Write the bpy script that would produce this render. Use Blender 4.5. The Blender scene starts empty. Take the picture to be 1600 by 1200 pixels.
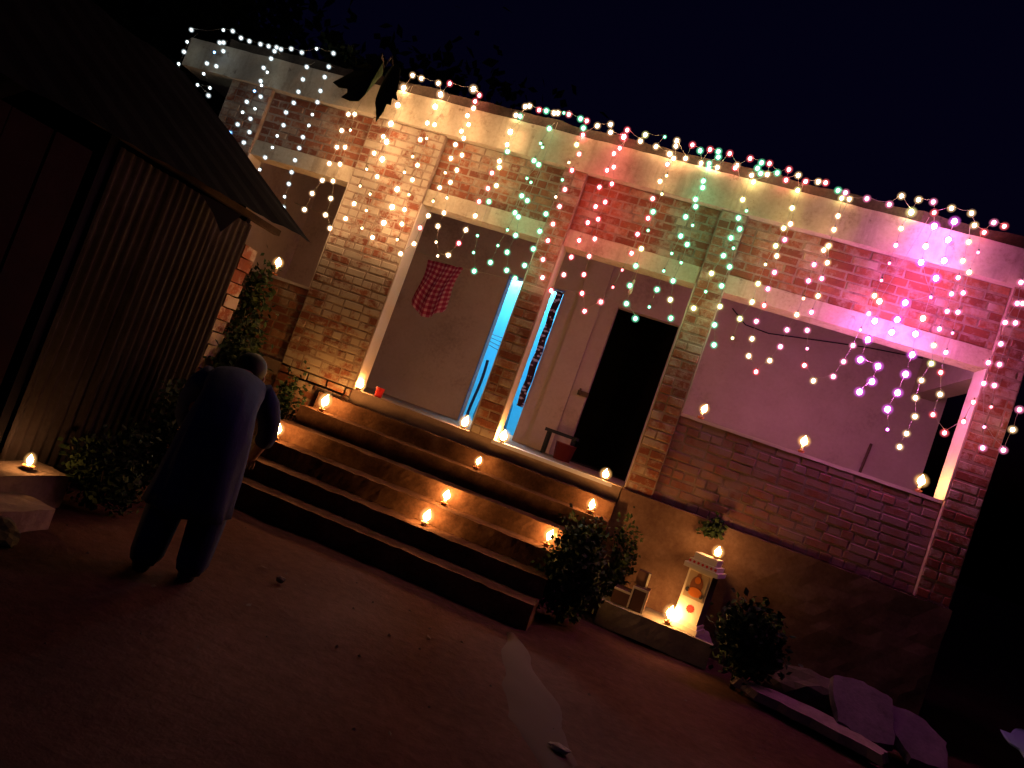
import bpy, bmesh, math, random
from mathutils import Vector, Matrix, noise
rnd = random.Random(7)
scene = bpy.context.scene
COL = scene.collection
R = math.radians

# ------------------------------------------------------------------ camera
cam_d = bpy.data.cameras.new('camera')
cam = bpy.data.objects.new('camera', cam_d); COL.objects.link(cam)
cam_d.sensor_fit = 'HORIZONTAL'; cam_d.sensor_width = 36.0
cam_d.lens = 1076.75 * 36 / 1600
cam_d.clip_start = 0.05; cam_d.clip_end = 600
right = Vector((0.92101688, 0.19508145, 0.3371515)); up = Vector((-0.31931597, -0.11757628, 0.94032608)); fwd = Vector((-0.2230812, 0.97371405, 0.04599712))
mw = Matrix((right, up, -fwd)).transposed().to_4x4()
mw.translation = Vector((3.13994, -6.72768, 1.43055))
cam.matrix_world = mw
scene.camera = cam

# ------------------------------------------------------------------ night sky, moon-dim sun
world = bpy.data.worlds.new('World'); scene.world = world; world.use_nodes = True
nt = world.node_tree; bg = nt.nodes['Background']
sky = nt.nodes.new('ShaderNodeTexSky'); sky.sky_type = 'NISHITA'; sky.sun_disc = False
sky.sun_elevation = R(-3.0); sky.sun_rotation = R(200)
sky.air_density = 1.0; sky.dust_density = 0.2; sky.ozone_density = 6.0
nt.links.new(sky.outputs[0], bg.inputs[0]); bg.inputs[1].default_value = 0.10
sun_d = bpy.data.lights.new('moonlight', 'SUN'); sun_d.energy = 0.02; sun_d.angle = R(0.5); sun_d.color = (0.5, 0.45, 1.0)
sun = bpy.data.objects.new('moonlight', sun_d); COL.objects.link(sun)
sun.rotation_euler = (R(50), 0, R(-25))
vs = scene.view_settings
vs.view_transform = 'Standard'; vs.look = 'None'; vs.exposure = 0.0; vs.gamma = 1.0; vs.use_curve_mapping = False
scene.cycles.max_bounces = 6; scene.cycles.diffuse_bounces = 4; scene.cycles.transparent_max_bounces = 16
scene.cycles.use_denoising = True
scene.cycles.use_light_tree = True
scene.cycles.sample_clamp_indirect = 4.0

STRANDS = {
    'roof_l': [(-3.46,-0.072,4.443,'C','d'),(-3.029,-0.09,4.525,'C','s'),(-2.921,-0.071,4.549,'C','d'),(-2.751,-0.107,4.477,'C','d'),(-2.649,-0.086,4.474,'C','d'),(-2.489,-0.095,4.467,'C','d'),(-2.393,-0.078,4.474,'C','d'),(-2.268,-0.103,4.473,'C','d'),(-2.229,-0.075,4.476,'C','d'),(-2.096,-0.088,4.504,'C','d'),(-1.961,-0.074,4.499,'C','d'),(-1.789,-0.091,4.573,'C','s'),(-1.567,-0.093,4.568,'C','d')],
    'l1': [(-3.35,-0.178,4.246,'C','s'),(-3.346,-0.171,4.126,'C','d'),(-3.33,-0.195,3.964,'C','s'),(-3.317,-0.171,3.851,'C','d')],
    'l2': [(-2.936,-0.173,4.333,'C','d'),(-2.86,-0.203,4.331,'C','d'),(-2.837,-0.186,4.242,'C','d'),(-2.948,-0.182,4.205,'U','s'),(-2.996,-0.172,4.062,'C','d'),(-2.854,-0.183,4.054,'C','d'),(-2.955,-0.205,3.923,'C','s'),(-2.823,-0.19,3.789,'C','s'),(-2.992,-0.19,3.785,'C','s'),(-2.804,-0.19,3.7,'C','d')],
    'l3': [(-2.22,-0.172,4.393,'C','d'),(-2.206,-0.196,4.29,'C','d'),(-2.25,-0.201,4.165,'C','d'),(-2.195,-0.189,4.131,'C','s'),(-2.238,-0.184,4.018,'C','d'),(-2.218,-0.172,3.978,'C','s'),(-2.164,-0.187,3.846,'C','d'),(-2.254,-0.199,3.884,'U','s'),(-2.319,-0.173,3.753,'C','d'),(-2.174,-0.19,3.695,'C','s'),(-2.313,-0.183,3.622,'C','s'),(-2.181,-0.191,3.572,'C','d'),(-2.301,-0.201,3.469,'C','d'),(-2.368,-0.182,3.361,'U','d'),(-2.142,-0.179,3.429,'C','d'),(-2.142,-0.202,3.292,'C','d'),(-2.14,-0.192,3.162,'C','d')],
    'l4': [(-1.745,-0.196,4.298,'C','d'),(-1.729,-0.203,4.149,'C','d'),(-1.728,-0.201,4.003,'C','d'),(-1.755,-0.171,3.881,'C','d'),(-1.8,-0.175,3.753,'C','d'),(-1.757,-0.195,3.601,'C','d'),(-1.795,-0.18,3.472,'C','s'),(-1.778,-0.208,3.326,'C','s'),(-1.844,-0.173,3.206,'C','d'),(-1.841,-0.189,3.056,'C','s')],
    'l5': [(-1.503,-0.177,4.369,'C','d'),(-1.489,-0.199,4.237,'C','d'),(-1.48,-0.195,4.077,'C','d'),(-1.465,-0.196,3.947,'C','d'),(-1.487,-0.171,3.808,'C','s'),(-1.463,-0.193,3.674,'C','s'),(-1.483,-0.19,3.533,'C','d'),(-1.49,-0.172,3.412,'C','d'),(-1.484,-0.174,3.269,'C','d'),(-1.457,-0.194,3.127,'C','d'),(-1.435,-0.198,2.994,'C','d'),(-1.442,-0.178,2.851,'C','s'),(-1.389,-0.206,2.731,'C','d')],
    'l6': [(-1.062,-0.194,3.908,'W','n'),(-1.079,-0.175,3.722,'W','n'),(-1.065,-0.173,3.533,'W','n'),(-1.061,-0.201,3.33,'W','n'),(-1.066,-0.207,3.134,'W','n'),(-1.143,-0.178,2.972,'W','n'),(-1.156,-0.185,2.778,'W','n')],
    'l6b': [(-0.988,-0.2,3.923,'W','n'),(-0.975,-0.19,3.746,'W','s'),(-0.95,-0.207,3.546,'W','n'),(-0.951,-0.182,3.361,'W','n'),(-0.955,-0.189,3.164,'W','n'),(-0.91,-0.182,2.978,'W','n'),(-0.886,-0.206,2.787,'W','n'),(-0.794,-0.184,2.669,'W','n')],
    'l7': [(-0.55,-0.195,4.139,'W','b'),(-0.553,-0.19,3.928,'W','b'),(-0.579,-0.197,3.771,'W','n'),(-0.618,-0.185,3.576,'W','n'),(-0.633,-0.187,3.387,'W','s'),(-0.637,-0.185,3.194,'W','s'),(-0.617,-0.207,2.989,'W','n'),(-0.653,-0.201,2.812,'W','n')],
    'l7b': [(-0.516,-0.207,3.721,'W','b'),(-0.499,-0.195,3.532,'W','b'),(-0.486,-0.191,3.34,'W','n'),(-0.484,-0.206,3.136,'W','s'),(-0.471,-0.183,2.963,'W','s'),(-0.442,-0.191,2.768,'W','s'),(-0.293,-0.19,2.708,'W','n')],
    'l8': [(-0.145,-0.186,4.228,'W','b'),(-0.171,-0.173,4.042,'W','n'),(-0.173,-0.186,3.845,'W','n'),(-0.176,-0.206,3.644,'W','s'),(-0.203,-0.204,3.46,'W','s'),(-0.225,-0.182,3.273,'W','b'),(-0.201,-0.197,3.074,'W','b'),(-0.236,-0.18,2.892,'W','b')],
    'l8b': [(-0.078,-0.19,4.037,'W','n'),(-0.105,-0.195,3.873,'W','s'),(-0.105,-0.18,3.579,'W','n'),(-0.09,-0.203,3.407,'W','n'),(-0.07,-0.199,3.247,'W','s'),(-0.059,-0.198,3.083,'W','n'),(-0.032,-0.193,2.933,'W','n'),(-0.031,-0.174,2.767,'W','s')],
    'roof_w': [(-0.616,-0.077,4.188,'W','s'),(-0.624,-0.077,4.389,'W','b'),(-0.572,-0.085,4.545,'W','n'),(-0.449,-0.11,4.522,'W','n'),(-0.249,-0.099,4.522,'W','n'),(-0.184,-0.09,4.412,'W','b'),(-0.136,-0.074,4.559,'R','n'),(0.15,-0.095,4.552,'W','b'),(0.235,-0.088,4.506,'R','n'),(0.208,-0.076,4.437,'R','n')],
    'm1': [(0.236,-0.196,4.216,'W','n'),(0.226,-0.18,4.048,'W','n'),(0.218,-0.186,3.892,'W','n'),(0.225,-0.189,3.739,'W','n'),(0.219,-0.185,3.578,'W','s'),(0.221,-0.191,3.409,'W','n'),(0.211,-0.205,3.251,'W','s'),(0.203,-0.174,3.1,'W','n'),(0.162,-0.171,2.955,'P','n'),(0.164,-0.177,2.776,'W','n'),(0.071,-0.196,2.631,'W','n')],
    'm2': [(0.266,-0.185,4.314,'W','n'),(0.274,-0.179,4.134,'W','n'),(0.289,-0.208,3.971,'W','n'),(0.323,-0.178,3.806,'W','n'),(0.339,-0.207,3.631,'W','n'),(0.303,-0.172,3.501,'W','n'),(0.339,-0.2,3.325,'W','s'),(0.353,-0.171,3.175,'W','n'),(0.354,-0.201,3.018,'W','n'),(0.39,-0.189,2.857,'W','s'),(0.454,-0.177,2.728,'W','s'),(0.557,-0.17,2.77,'W','n'),(0.623,-0.182,2.916,'R','n'),(0.644,-0.177,3.069,'W','n'),(0.693,-0.194,3.23,'W','n'),(0.674,-0.18,3.387,'P','n'),(0.719,-0.195,3.538,'P','n'),(0.695,-0.173,3.71,'P','n'),(0.729,-0.179,3.848,'W','n'),(0.752,-0.195,4.027,'W','n'),(0.731,-0.179,4.171,'W','b')],
    'm3': [(0.785,-0.207,3.955,'G','n'),(0.75,-0.173,3.786,'Y','n'),(0.79,-0.182,3.593,'Y','n'),(0.779,-0.197,3.409,'G','n'),(0.784,-0.184,3.044,'G','s'),(0.805,-0.179,2.869,'G','s'),(0.881,-0.185,2.689,'G','n')],
    'm4': [(1.109,-0.175,4.306,'G','n'),(1.081,-0.193,4.128,'G','s'),(1.115,-0.197,4.093,'G','s'),(1.078,-0.195,3.938,'G','n'),(1.14,-0.199,3.909,'G','n'),(1.071,-0.191,3.746,'G','s'),(1.122,-0.18,3.721,'G','s'),(1.078,-0.175,3.564,'G','n'),(1.074,-0.185,3.377,'G','n'),(1.06,-0.179,3.189,'G','s'),(1.019,-0.171,3.011,'G','s'),(1.01,-0.184,2.822,'G','n')],
    'm4b': [(1.159,-0.207,3.523,'G','n'),(1.123,-0.185,3.345,'G','n'),(1.168,-0.209,3.152,'G','n'),(1.137,-0.183,2.971,'G','n'),(1.193,-0.17,2.797,'G','n'),(1.31,-0.19,2.74,'G','n')],
    'm5': [(1.434,-0.173,4.216,'Y','n'),(1.5,-0.209,4.115,'P','n'),(1.421,-0.171,4.02,'W','s'),(1.485,-0.203,3.94,'R','n'),(1.419,-0.176,3.831,'G','s'),(1.483,-0.198,3.736,'P','n'),(1.419,-0.194,3.64,'W','s'),(1.492,-0.205,3.554,'P','n'),(1.387,-0.209,3.443,'G','n'),(1.483,-0.18,3.374,'P','n'),(1.38,-0.18,3.267,'G','n'),(1.499,-0.205,3.193,'R','n'),(1.381,-0.185,3.077,'G','n'),(1.514,-0.2,3.0,'P','n'),(1.351,-0.174,2.896,'G','n'),(1.573,-0.205,2.825,'P','n')],
    'roof_m': [(0.691,-0.086,4.395,'W','n'),(0.735,-0.074,4.401,'G','n'),(0.757,-0.088,4.506,'W','n'),(0.796,-0.083,4.526,'W','n'),(0.907,-0.078,4.512,'R','n'),(0.985,-0.082,4.519,'G','n'),(1.069,-0.077,4.519,'W','n'),(1.115,-0.101,4.518,'W','n'),(1.167,-0.074,4.546,'G','s'),(1.226,-0.09,4.537,'P','n'),(1.354,-0.073,4.529,'G','n'),(1.425,-0.082,4.519,'R','n'),(1.418,-0.081,4.44,'G','n'),(1.434,-0.072,4.372,'R','n'),(1.553,-0.106,4.485,'W','n'),(1.669,-0.075,4.547,'W','n'),(1.702,-0.098,4.457,'W','n'),(1.841,-0.077,4.453,'R','b'),(1.855,-0.101,4.519,'R','n'),(2.017,-0.091,4.446,'W','n'),(2.044,-0.104,4.515,'Y','n'),(2.23,-0.078,4.554,'G','s'),(2.183,-0.098,4.428,'W','n'),(2.33,-0.091,4.391,'W','n')],
    'm6': [(1.86,-0.178,4.287,'R','n'),(1.827,-0.195,4.213,'P','n'),(1.813,-0.175,4.041,'R','n'),(1.802,-0.19,3.853,'R','n'),(1.828,-0.172,3.661,'R','n'),(1.809,-0.179,3.484,'R','n'),(1.787,-0.17,3.292,'R','n'),(1.771,-0.181,3.108,'R','n'),(1.763,-0.197,2.915,'P','n'),(1.695,-0.189,2.731,'R','n')],
    'm6b': [(1.866,-0.172,4.091,'P','n'),(1.905,-0.173,3.922,'R','n'),(1.909,-0.2,3.72,'R','n'),(1.9,-0.2,3.538,'R','n'),(1.934,-0.2,3.34,'P','n'),(1.937,-0.185,3.165,'P','n'),(1.951,-0.202,2.973,'R','n'),(1.992,-0.182,2.796,'R','n'),(2.077,-0.197,2.634,'R','n'),(2.194,-0.176,2.77,'P','n')],
    'm7': [(2.36,-0.2,4.241,'P','n'),(2.344,-0.173,4.069,'W','n'),(2.335,-0.197,3.876,'P','n'),(2.358,-0.209,3.676,'R','n'),(2.313,-0.204,3.499,'R','n'),(2.317,-0.177,3.312,'R','n'),(2.289,-0.203,3.122,'R','s'),(2.259,-0.2,2.937,'R','s'),(2.191,-0.17,2.773,'R','n')],
    'm7b': [(2.388,-0.193,4.131,'Y','s'),(2.403,-0.184,3.949,'Y','s'),(2.381,-0.188,3.756,'G','n'),(2.395,-0.191,3.566,'G','s'),(2.391,-0.174,3.381,'Y','n'),(2.399,-0.209,3.196,'G','n'),(2.407,-0.195,3.001,'G','n'),(2.433,-0.192,2.824,'G','n'),(2.559,-0.183,2.714,'G','n')],
    'roof_r': [(2.335,-0.081,4.399,'W','n'),(2.388,-0.11,4.35,'W','n'),(2.367,-0.106,4.479,'W','n'),(2.358,-0.1,4.535,'W','n'),(2.497,-0.097,4.385,'W','n'),(2.513,-0.079,4.542,'R','n'),(2.603,-0.08,4.504,'G','n'),(2.651,-0.073,4.388,'W','n'),(2.691,-0.094,4.532,'R','n'),(2.773,-0.093,4.534,'G','n'),(2.79,-0.104,4.475,'G','n'),(2.726,-0.074,4.403,'G','n'),(2.736,-0.074,4.361,'G','n'),(2.813,-0.072,4.387,'W','n'),(2.88,-0.081,4.547,'R','n'),(2.982,-0.075,4.452,'W','n'),(2.974,-0.087,4.419,'R','n'),(3.079,-0.076,4.549,'R','n'),(3.192,-0.097,4.527,'G','n'),(3.173,-0.08,4.472,'G','n'),(3.217,-0.08,4.43,'G','n'),(3.279,-0.085,4.435,'W','n'),(3.264,-0.076,4.547,'R','n'),(3.361,-0.083,4.473,'G','n'),(3.142,-0.1,4.381,'W','n'),(3.18,-0.108,4.321,'Y','n'),(3.451,-0.097,4.526,'R','n'),(3.457,-0.102,4.418,'R','n'),(3.55,-0.074,4.504,'W','n'),(3.588,-0.089,4.356,'Y','n'),(3.631,-0.081,4.46,'R','n'),(3.74,-0.073,4.49,'W','n'),(3.805,-0.078,4.496,'R','n')],
    'm8': [(2.735,-0.175,4.179,'G','n'),(2.723,-0.188,3.982,'G','n'),(2.689,-0.18,3.795,'G','n'),(2.705,-0.172,3.605,'G','n'),(2.681,-0.192,3.413,'G','s'),(2.663,-0.182,3.232,'G','s'),(2.661,-0.172,3.044,'G','n'),(2.648,-0.2,2.856,'G','s')],
    'm8b': [(2.752,-0.207,4.103,'G','n'),(2.747,-0.191,3.913,'G','n'),(2.778,-0.174,3.735,'G','s'),(2.789,-0.189,3.538,'G','n'),(2.793,-0.202,3.349,'G','s'),(2.776,-0.171,3.169,'G','n'),(2.811,-0.191,2.983,'Y','n'),(2.872,-0.193,2.815,'G','n')],
    'm9': [(3.139,-0.207,4.087,'Y','n'),(3.157,-0.193,3.912,'G','n'),(3.152,-0.171,3.717,'G','n'),(3.141,-0.193,3.527,'G','n'),(3.091,-0.179,3.338,'Y','n'),(3.095,-0.173,3.157,'G','s'),(3.042,-0.21,2.965,'Y','n')],
    'm9b': [(3.205,-0.182,4.002,'G','s'),(3.201,-0.204,3.81,'G','n'),(3.204,-0.19,3.622,'G','s'),(3.227,-0.176,3.446,'G','n'),(3.215,-0.196,3.246,'G','n'),(3.262,-0.181,3.059,'Y','n'),(3.269,-0.199,2.874,'G','n'),(3.324,-0.186,2.696,'G','n')],
    'm10': [(3.586,-0.181,4.139,'Y','n'),(3.573,-0.188,3.931,'Y','n'),(3.557,-0.197,3.747,'Y','n'),(3.525,-0.18,3.559,'Y','s'),(3.517,-0.204,3.358,'Y','n'),(3.52,-0.197,3.181,'Y','n'),(3.467,-0.179,3.002,'Y','n'),(3.46,-0.19,2.807,'Y','s')],
    'm10b': [(3.616,-0.206,3.979,'W','r'),(3.616,-0.183,3.83,'V','r'),(3.596,-0.173,3.666,'W','r'),(3.622,-0.203,3.502,'V','r'),(3.617,-0.173,3.346,'V','r'),(3.63,-0.21,3.177,'R','r'),(3.613,-0.172,3.025,'V','r'),(3.626,-0.186,2.855,'W','r'),(3.646,-0.2,2.691,'W','r'),(3.751,-0.203,2.572,'R','r'),(3.833,-0.193,2.709,'W','r'),(3.881,-0.193,2.86,'V','r'),(3.889,-0.19,3.026,'V','r'),(3.927,-0.189,3.186,'W','r'),(3.934,-0.207,3.341,'W','s'),(3.927,-0.2,3.513,'V','r'),(3.927,-0.204,3.67,'V','r'),(3.969,-0.177,3.834,'W','r'),(3.993,-0.204,3.873,'W','r')],
    'roof_e': [(3.931,-0.083,4.451,'G','r'),(3.997,-0.106,4.437,'V','r'),(3.984,-0.084,4.387,'Y','r'),(4.048,-0.093,4.392,'W','r'),(4.193,-0.09,4.439,'V','r'),(4.394,-0.08,4.442,'V','r'),(4.466,-0.098,4.538,'W','r'),(4.591,-0.082,4.42,'Y','b'),(4.619,-0.073,4.554,'W','r'),(4.74,-0.081,4.563,'V','r'),(4.774,-0.086,4.466,'R','r'),(4.9,-0.082,4.547,'W','r'),(5.071,-0.074,4.55,'W','r'),(5.114,-0.109,4.432,'W','r'),(5.219,-0.07,4.409,'R','r'),(5.262,-0.091,4.508,'V','r'),(5.356,-0.074,4.506,'R','r')],
    'r1': [(3.987,-0.208,4.163,'W','r'),(3.993,-0.199,4.034,'W','r'),(3.996,-0.188,3.88,'W','r'),(4.032,-0.187,3.726,'W','r'),(4.033,-0.172,3.576,'V','r'),(4.047,-0.197,3.404,'W','r'),(4.038,-0.2,3.243,'V','r'),(4.055,-0.185,3.077,'V','r'),(4.102,-0.203,2.912,'V','s'),(4.13,-0.173,2.765,'R','r'),(4.239,-0.201,2.65,'W','r'),(4.384,-0.21,2.738,'V','r'),(4.43,-0.185,2.899,'V','r'),(4.458,-0.201,3.059,'V','r'),(4.481,-0.173,3.22,'V','s'),(4.498,-0.206,3.373,'V','r'),(4.498,-0.19,3.548,'W','r'),(4.513,-0.186,3.7,'V','s'),(4.53,-0.19,3.869,'V','s'),(4.53,-0.208,4.036,'V','r'),(4.531,-0.189,4.204,'W','r')],
    'r2': [(4.78,-0.205,4.292,'M','b'),(4.765,-0.208,4.096,'P','b'),(4.779,-0.174,3.958,'M','b'),(4.936,-0.2,3.668,'M','s'),(4.752,-0.207,3.556,'M','b'),(4.733,-0.21,3.39,'M','b'),(4.732,-0.175,3.279,'M','b'),(4.565,-0.176,3.153,'M','b'),(4.558,-0.18,2.96,'M','b'),(4.713,-0.178,2.95,'M','b'),(4.7,-0.199,2.799,'M','b'),(4.633,-0.187,2.681,'M','b')],
    'r3': [(4.93,-0.181,4.389,'M','b'),(4.924,-0.2,4.206,'M','b'),(4.951,-0.181,4.022,'M','b'),(4.934,-0.178,3.853,'M','b'),(4.933,-0.189,3.471,'P','b'),(4.917,-0.184,3.32,'M','b'),(4.936,-0.209,3.128,'M','b'),(4.939,-0.195,2.95,'M','b'),(4.926,-0.197,2.772,'M','b'),(4.89,-0.196,2.607,'M','b'),(4.947,-0.173,2.44,'M','s')],
    'r2b': [(4.556,-0.172,3.517,'P','b'),(4.563,-0.208,3.324,'M','b')],
    'r4': [(5.09,-0.187,4.238,'W','r'),(5.087,-0.202,4.056,'W','r'),(5.099,-0.184,3.907,'V','r'),(5.094,-0.171,3.756,'V','r'),(5.094,-0.204,3.585,'V','r'),(5.082,-0.195,3.418,'V','r'),(5.08,-0.196,3.264,'W','r'),(5.111,-0.182,3.108,'Y','r'),(5.08,-0.177,2.942,'W','r'),(5.069,-0.208,2.773,'W','r'),(5.113,-0.202,2.617,'W','r'),(5.094,-0.195,2.454,'W','r'),(5.082,-0.172,2.328,'W','r')],
    'r4b': [(5.188,-0.18,4.172,'V','s'),(5.169,-0.185,3.977,'W','r'),(5.179,-0.171,3.791,'V','r'),(5.18,-0.194,3.606,'V','r'),(5.196,-0.178,3.42,'V','s'),(5.187,-0.2,3.234,'V','r'),(5.198,-0.2,3.052,'R','r'),(5.255,-0.173,2.873,'W','r'),(5.25,-0.177,2.684,'R','r'),(5.377,-0.185,2.561,'R','r'),(5.483,-0.204,2.699,'R','r'),(5.51,-0.197,2.887,'R','r')],
    'r5': [(5.583,-0.173,4.014,'V','r'),(5.598,-0.192,3.82,'V','r'),(5.549,-0.208,3.625,'V','r'),(5.571,-0.201,3.438,'V','r'),(5.53,-0.186,3.255,'V','r'),(5.549,-0.176,3.073,'V','r'),(5.687,-0.192,2.536,'V','r')],
    'r5b': [(5.636,-0.2,3.829,'V','r'),(5.636,-0.178,3.655,'V','r'),(5.611,-0.198,3.264,'V','r'),(5.622,-0.199,3.077,'V','r'),(5.654,-0.187,2.894,'R','s'),(5.65,-0.189,2.711,'V','s'),(5.846,-0.175,2.574,'V','r'),(5.858,-0.192,2.761,'W','r'),(5.865,-0.184,2.943,'V','r')],
}
CANDLES = [   # x, y, surface height, flame middle height, size, label
    (-0.171, -3.340, 0.2, 0.293, 's', 'candle on the pale stone ledge at the foot of the tin shed'),
    (-1.406, 0.100, 2.024, 2.200, 'b', 'candle on the sill of the far left window behind the shrub'),
    (-0.129, -0.900, 0.5, 0.622, 'b', 'candle at the left end of the third step from the ground'),
    (-0.069, -0.360, 0.845, 0.967, 'b', 'candle at the left end of the upper steps'),
    (0.030, 0.070, 1.155, 1.225, 'x', 'big candle in the lower left corner of the left doorway'),
    (1.245, 0.100, 1.155, 1.236, 'b', 'candle in the lower right corner of the left doorway, lit bluish behind'),
    (1.685, 0.070, 1.155, 1.225, 'x', 'big candle in the lower left corner of the right doorway'),
    (1.612, -0.300, 0.845, 0.962, 's', 'small candle on the upper step below the pillar between the doorways'),
    (1.574, -0.820, 0.5, 0.619, 'x', 'biggest candle near the middle of the steps'),
    (1.549, -1.120, 0.335, 0.435, 'n', 'lowest candle on the steps, below the biggest one'),
    (2.538, -0.820, 0.5, 0.624, 'x', 'candle at the right end of the steps touching the bush'),
    (2.767, 0.100, 1.155, 1.221, 'n', 'candle in the lower right corner of the right doorway'),
    (2.763, -0.300, 0.845, 0.951, 'n', 'candle on the upper step just above the bush'),
    (3.437, 0.130, 2.024, 2.159, 'n', 'candle at the left end of the wide window sill'),
    (4.389, 0.130, 2.024, 2.166, 'b', 'candle at the middle of the wide window sill'),
    (5.429, 0.130, 2.024, 2.159, 'n', 'candle at the right end of the wide window sill'),
    (3.917, -0.400, 0.875, 0.936, 'b', 'candle on top of the white shrine post'),
    (3.703, -0.470, 0.212, 0.330, 'b', 'candle on the cement ledge at the foot of the shrine post'),
]
SLABEL = {'roof_l': 'cool white lights along the dim left end of the roof edge',
    'roof_w': 'bright warm white lights on the roof edge right of the big leaves',
    'roof_m': 'mixed red, green and warm lights on the roof edge above the doorways',
    'roof_r': 'crowded red, green and warm lights on the roof edge left of the pink stretch',
    'roof_e': 'pinkish lights at the far right end of the roof edge',
    'l1': 'short cool white strand hanging free at the far left end of the roof',
    'l2': 'cool white strand hanging just inside the left end of the roof beam',
    'l3': 'cool white strand hanging to the shed roof, left of two like it',
    'l4': 'cool white strand crossing the far left lintel, middle of the dim ones',
    'l5': 'cool white strand ending in the far left window, nearest the bright ones',
    'l6': 'bright warm strand slanting into the far left window, left of a pair',
    'l6b': 'bright warm strand ending at the left pillar edge, right of a pair',
    'l7': 'bright warm strand from the big leaves down the left side of the left pillar',
    'l7b': 'bright warm strand in the left pillar, just right of the leaf tip',
    'l8': 'brightest warm white strand down the middle of the left pillar',
    'l8b': 'warm strand of smaller bulbs down the right side of the left pillar',
    'm1': 'warm strand following the left jamb of the left doorway',
    'm2': 'warm strand making a short U loop inside the left doorway',
    'm3': 'strand turning from yellow to green over the left doorway',
    'm4': 'green strand hanging into the right half of the left doorway',
    'm4b': 'short green strand ending above the cyan light of the left doorway',
    'm5': 'mixed strand down the pillar between the two doorways',
    'm6': 'red strand down the left jamb of the right doorway',
    'm6b': 'red strand inside the right doorway, left of the green ones',
    'm7': 'warm and red strand slanting over the top of the right doorway',
    'm7b': 'yellow green strand in the middle of the right doorway',
    'm8': 'green strand slanting to the head of the dark doorway',
    'm8b': 'green strand at the right side of the right doorway',
    'm9': 'green strand down the pillar right of the right doorway',
    'm9b': 'green strand at the left jamb of the wide window',
    'm10': 'yellow strand over the left end of the wide window',
    'm10b': 'pink strand making a deep U loop in the left part of the wide window',
    'r1': 'pink strand making the widest U loop, in the middle of the wide window',
    'r2': 'magenta strand in the middle of the wide window, left of the two long ones',
    'r2b': 'pair of magenta bulbs at the lintel between the pink and magenta strands',
    'r3': 'magenta strand in the middle of the wide window, right of the two long ones',
    'r4': 'pink strand turning warm white at the right part of the wide window',
    'r4b': 'pink and red strand hooking up to the right jamb of the wide window',
    'r5': 'pinkish strand down the left side of the right end pillar',
    'r5b': 'pinkish strand along the outer edge of the right end pillar'}
LOOPS = {'m2', 'r1', 'm10b'}
ATOP = {'m4b': 1.15, 'm9b': 3.0, 'r2b': 4.75}

# ------------------------------------------------------------------ helpers
def tag(o, label=None, cat=None, group=None, kind=None):
    if label: o['label'] = label
    if cat: o['category'] = cat
    if group: o['group'] = group
    if kind: o['kind'] = kind
    return o
def empty(name, loc=(0, 0, 0), rz=0.0, **k):
    o = bpy.data.objects.new(name, None); COL.objects.link(o)
    o.location = loc; o.rotation_euler = (0, 0, rz); o.empty_display_size = 0.1
    return tag(o, **k)
def link(name, me, parent=None, loc=None):
    o = bpy.data.objects.new(name, me); COL.objects.link(o)
    if parent is not None: o.parent = parent
    if loc is not None: o.location = loc
    return o
def obj(name, bm, mats, parent=None, smooth=False, loc=None):
    me = bpy.data.meshes.new(name); bm.to_mesh(me); bm.free()
    for m in (mats if isinstance(mats, (list, tuple)) else [mats]): me.materials.append(m)
    if smooth:
        for p in me.polygons: p.use_smooth = True
    return link(name, me, parent, loc)
def box(bm, x0, x1, y0, y1, z0, z1, mi=0):
    v = [bm.verts.new(c) for c in ((x0, y0, z0), (x1, y0, z0), (x1, y1, z0), (x0, y1, z0), (x0, y0, z1), (x1, y0, z1), (x1, y1, z1), (x0, y1, z1))]
    fs = []
    for q in ((0, 3, 2, 1), (4, 5, 6, 7), (0, 1, 5, 4), (1, 2, 6, 5), (2, 3, 7, 6), (3, 0, 4, 7)):
        f = bm.faces.new([v[i] for i in q]); f.material_index = mi; fs.append(f)
    return v
def boxes(name, lst, mat, parent=None):
    bm = bmesh.new()
    for b in lst: box(bm, *b)
    return obj(name, bm, mat, parent)
def rough_box(name, x0, x1, y0, y1, z0, z1, mat, parent=None, seg=0.06, amp=0.008, sc=6.0, seed=0, chip=False):
    """box cut into a fine skin whose faces wander a little, so edges are worn"""
    bm = bmesh.new()
    nx, ny, nz = (max(1, min(80, int((b - a) / seg))) for a, b in ((x0, x1), (y0, y1), (z0, z1)))
    cache = {}
    def vv(i, j, k):
        key = (i, j, k)
        if key not in cache:
            p = Vector((x0 + (x1 - x0) * i / nx, y0 + (y1 - y0) * j / ny, z0 + (z1 - z0) * k / nz))
            d = noise.noise_vector(p * sc + Vector((seed * 7.1, 0, 0))) + 0.5 * noise.noise_vector(p * sc * 3.1)
            if chip and j == 0 and k == nz:
                c_ = max(0.0, noise.noise(Vector((p.x * 5.0, seed * 3.7, 0))) - .28) * 1.8
                d = d + Vector((0, 1.6, -1.9)) * c_
            cache[key] = bm.verts.new(p + d * amp)
        return cache[key]
    for i in range(nx):
        for j in range(ny):
            for k, fl in ((0, 1), (nz, 0)):
                q = [vv(i, j, k), vv(i + 1, j, k), vv(i + 1, j + 1, k), vv(i, j + 1, k)]
                bm.faces.new(q[::-1] if fl else q)
    for i in range(nx):
        for k in range(nz):
            for j, fl in ((0, 0), (ny, 1)):
                q = [vv(i, j, k), vv(i + 1, j, k), vv(i + 1, j, k + 1), vv(i, j, k + 1)]
                bm.faces.new(q[::-1] if fl else q)
    for j in range(ny):
        for k in range(nz):
            for i, fl in ((0, 1), (nx, 0)):
                q = [vv(i, j, k), vv(i, j + 1, k), vv(i, j + 1, k + 1), vv(i, j, k + 1)]
                bm.faces.new(q[::-1] if fl else q)
    return obj(name, bm, mat, parent, smooth=False)
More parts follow.
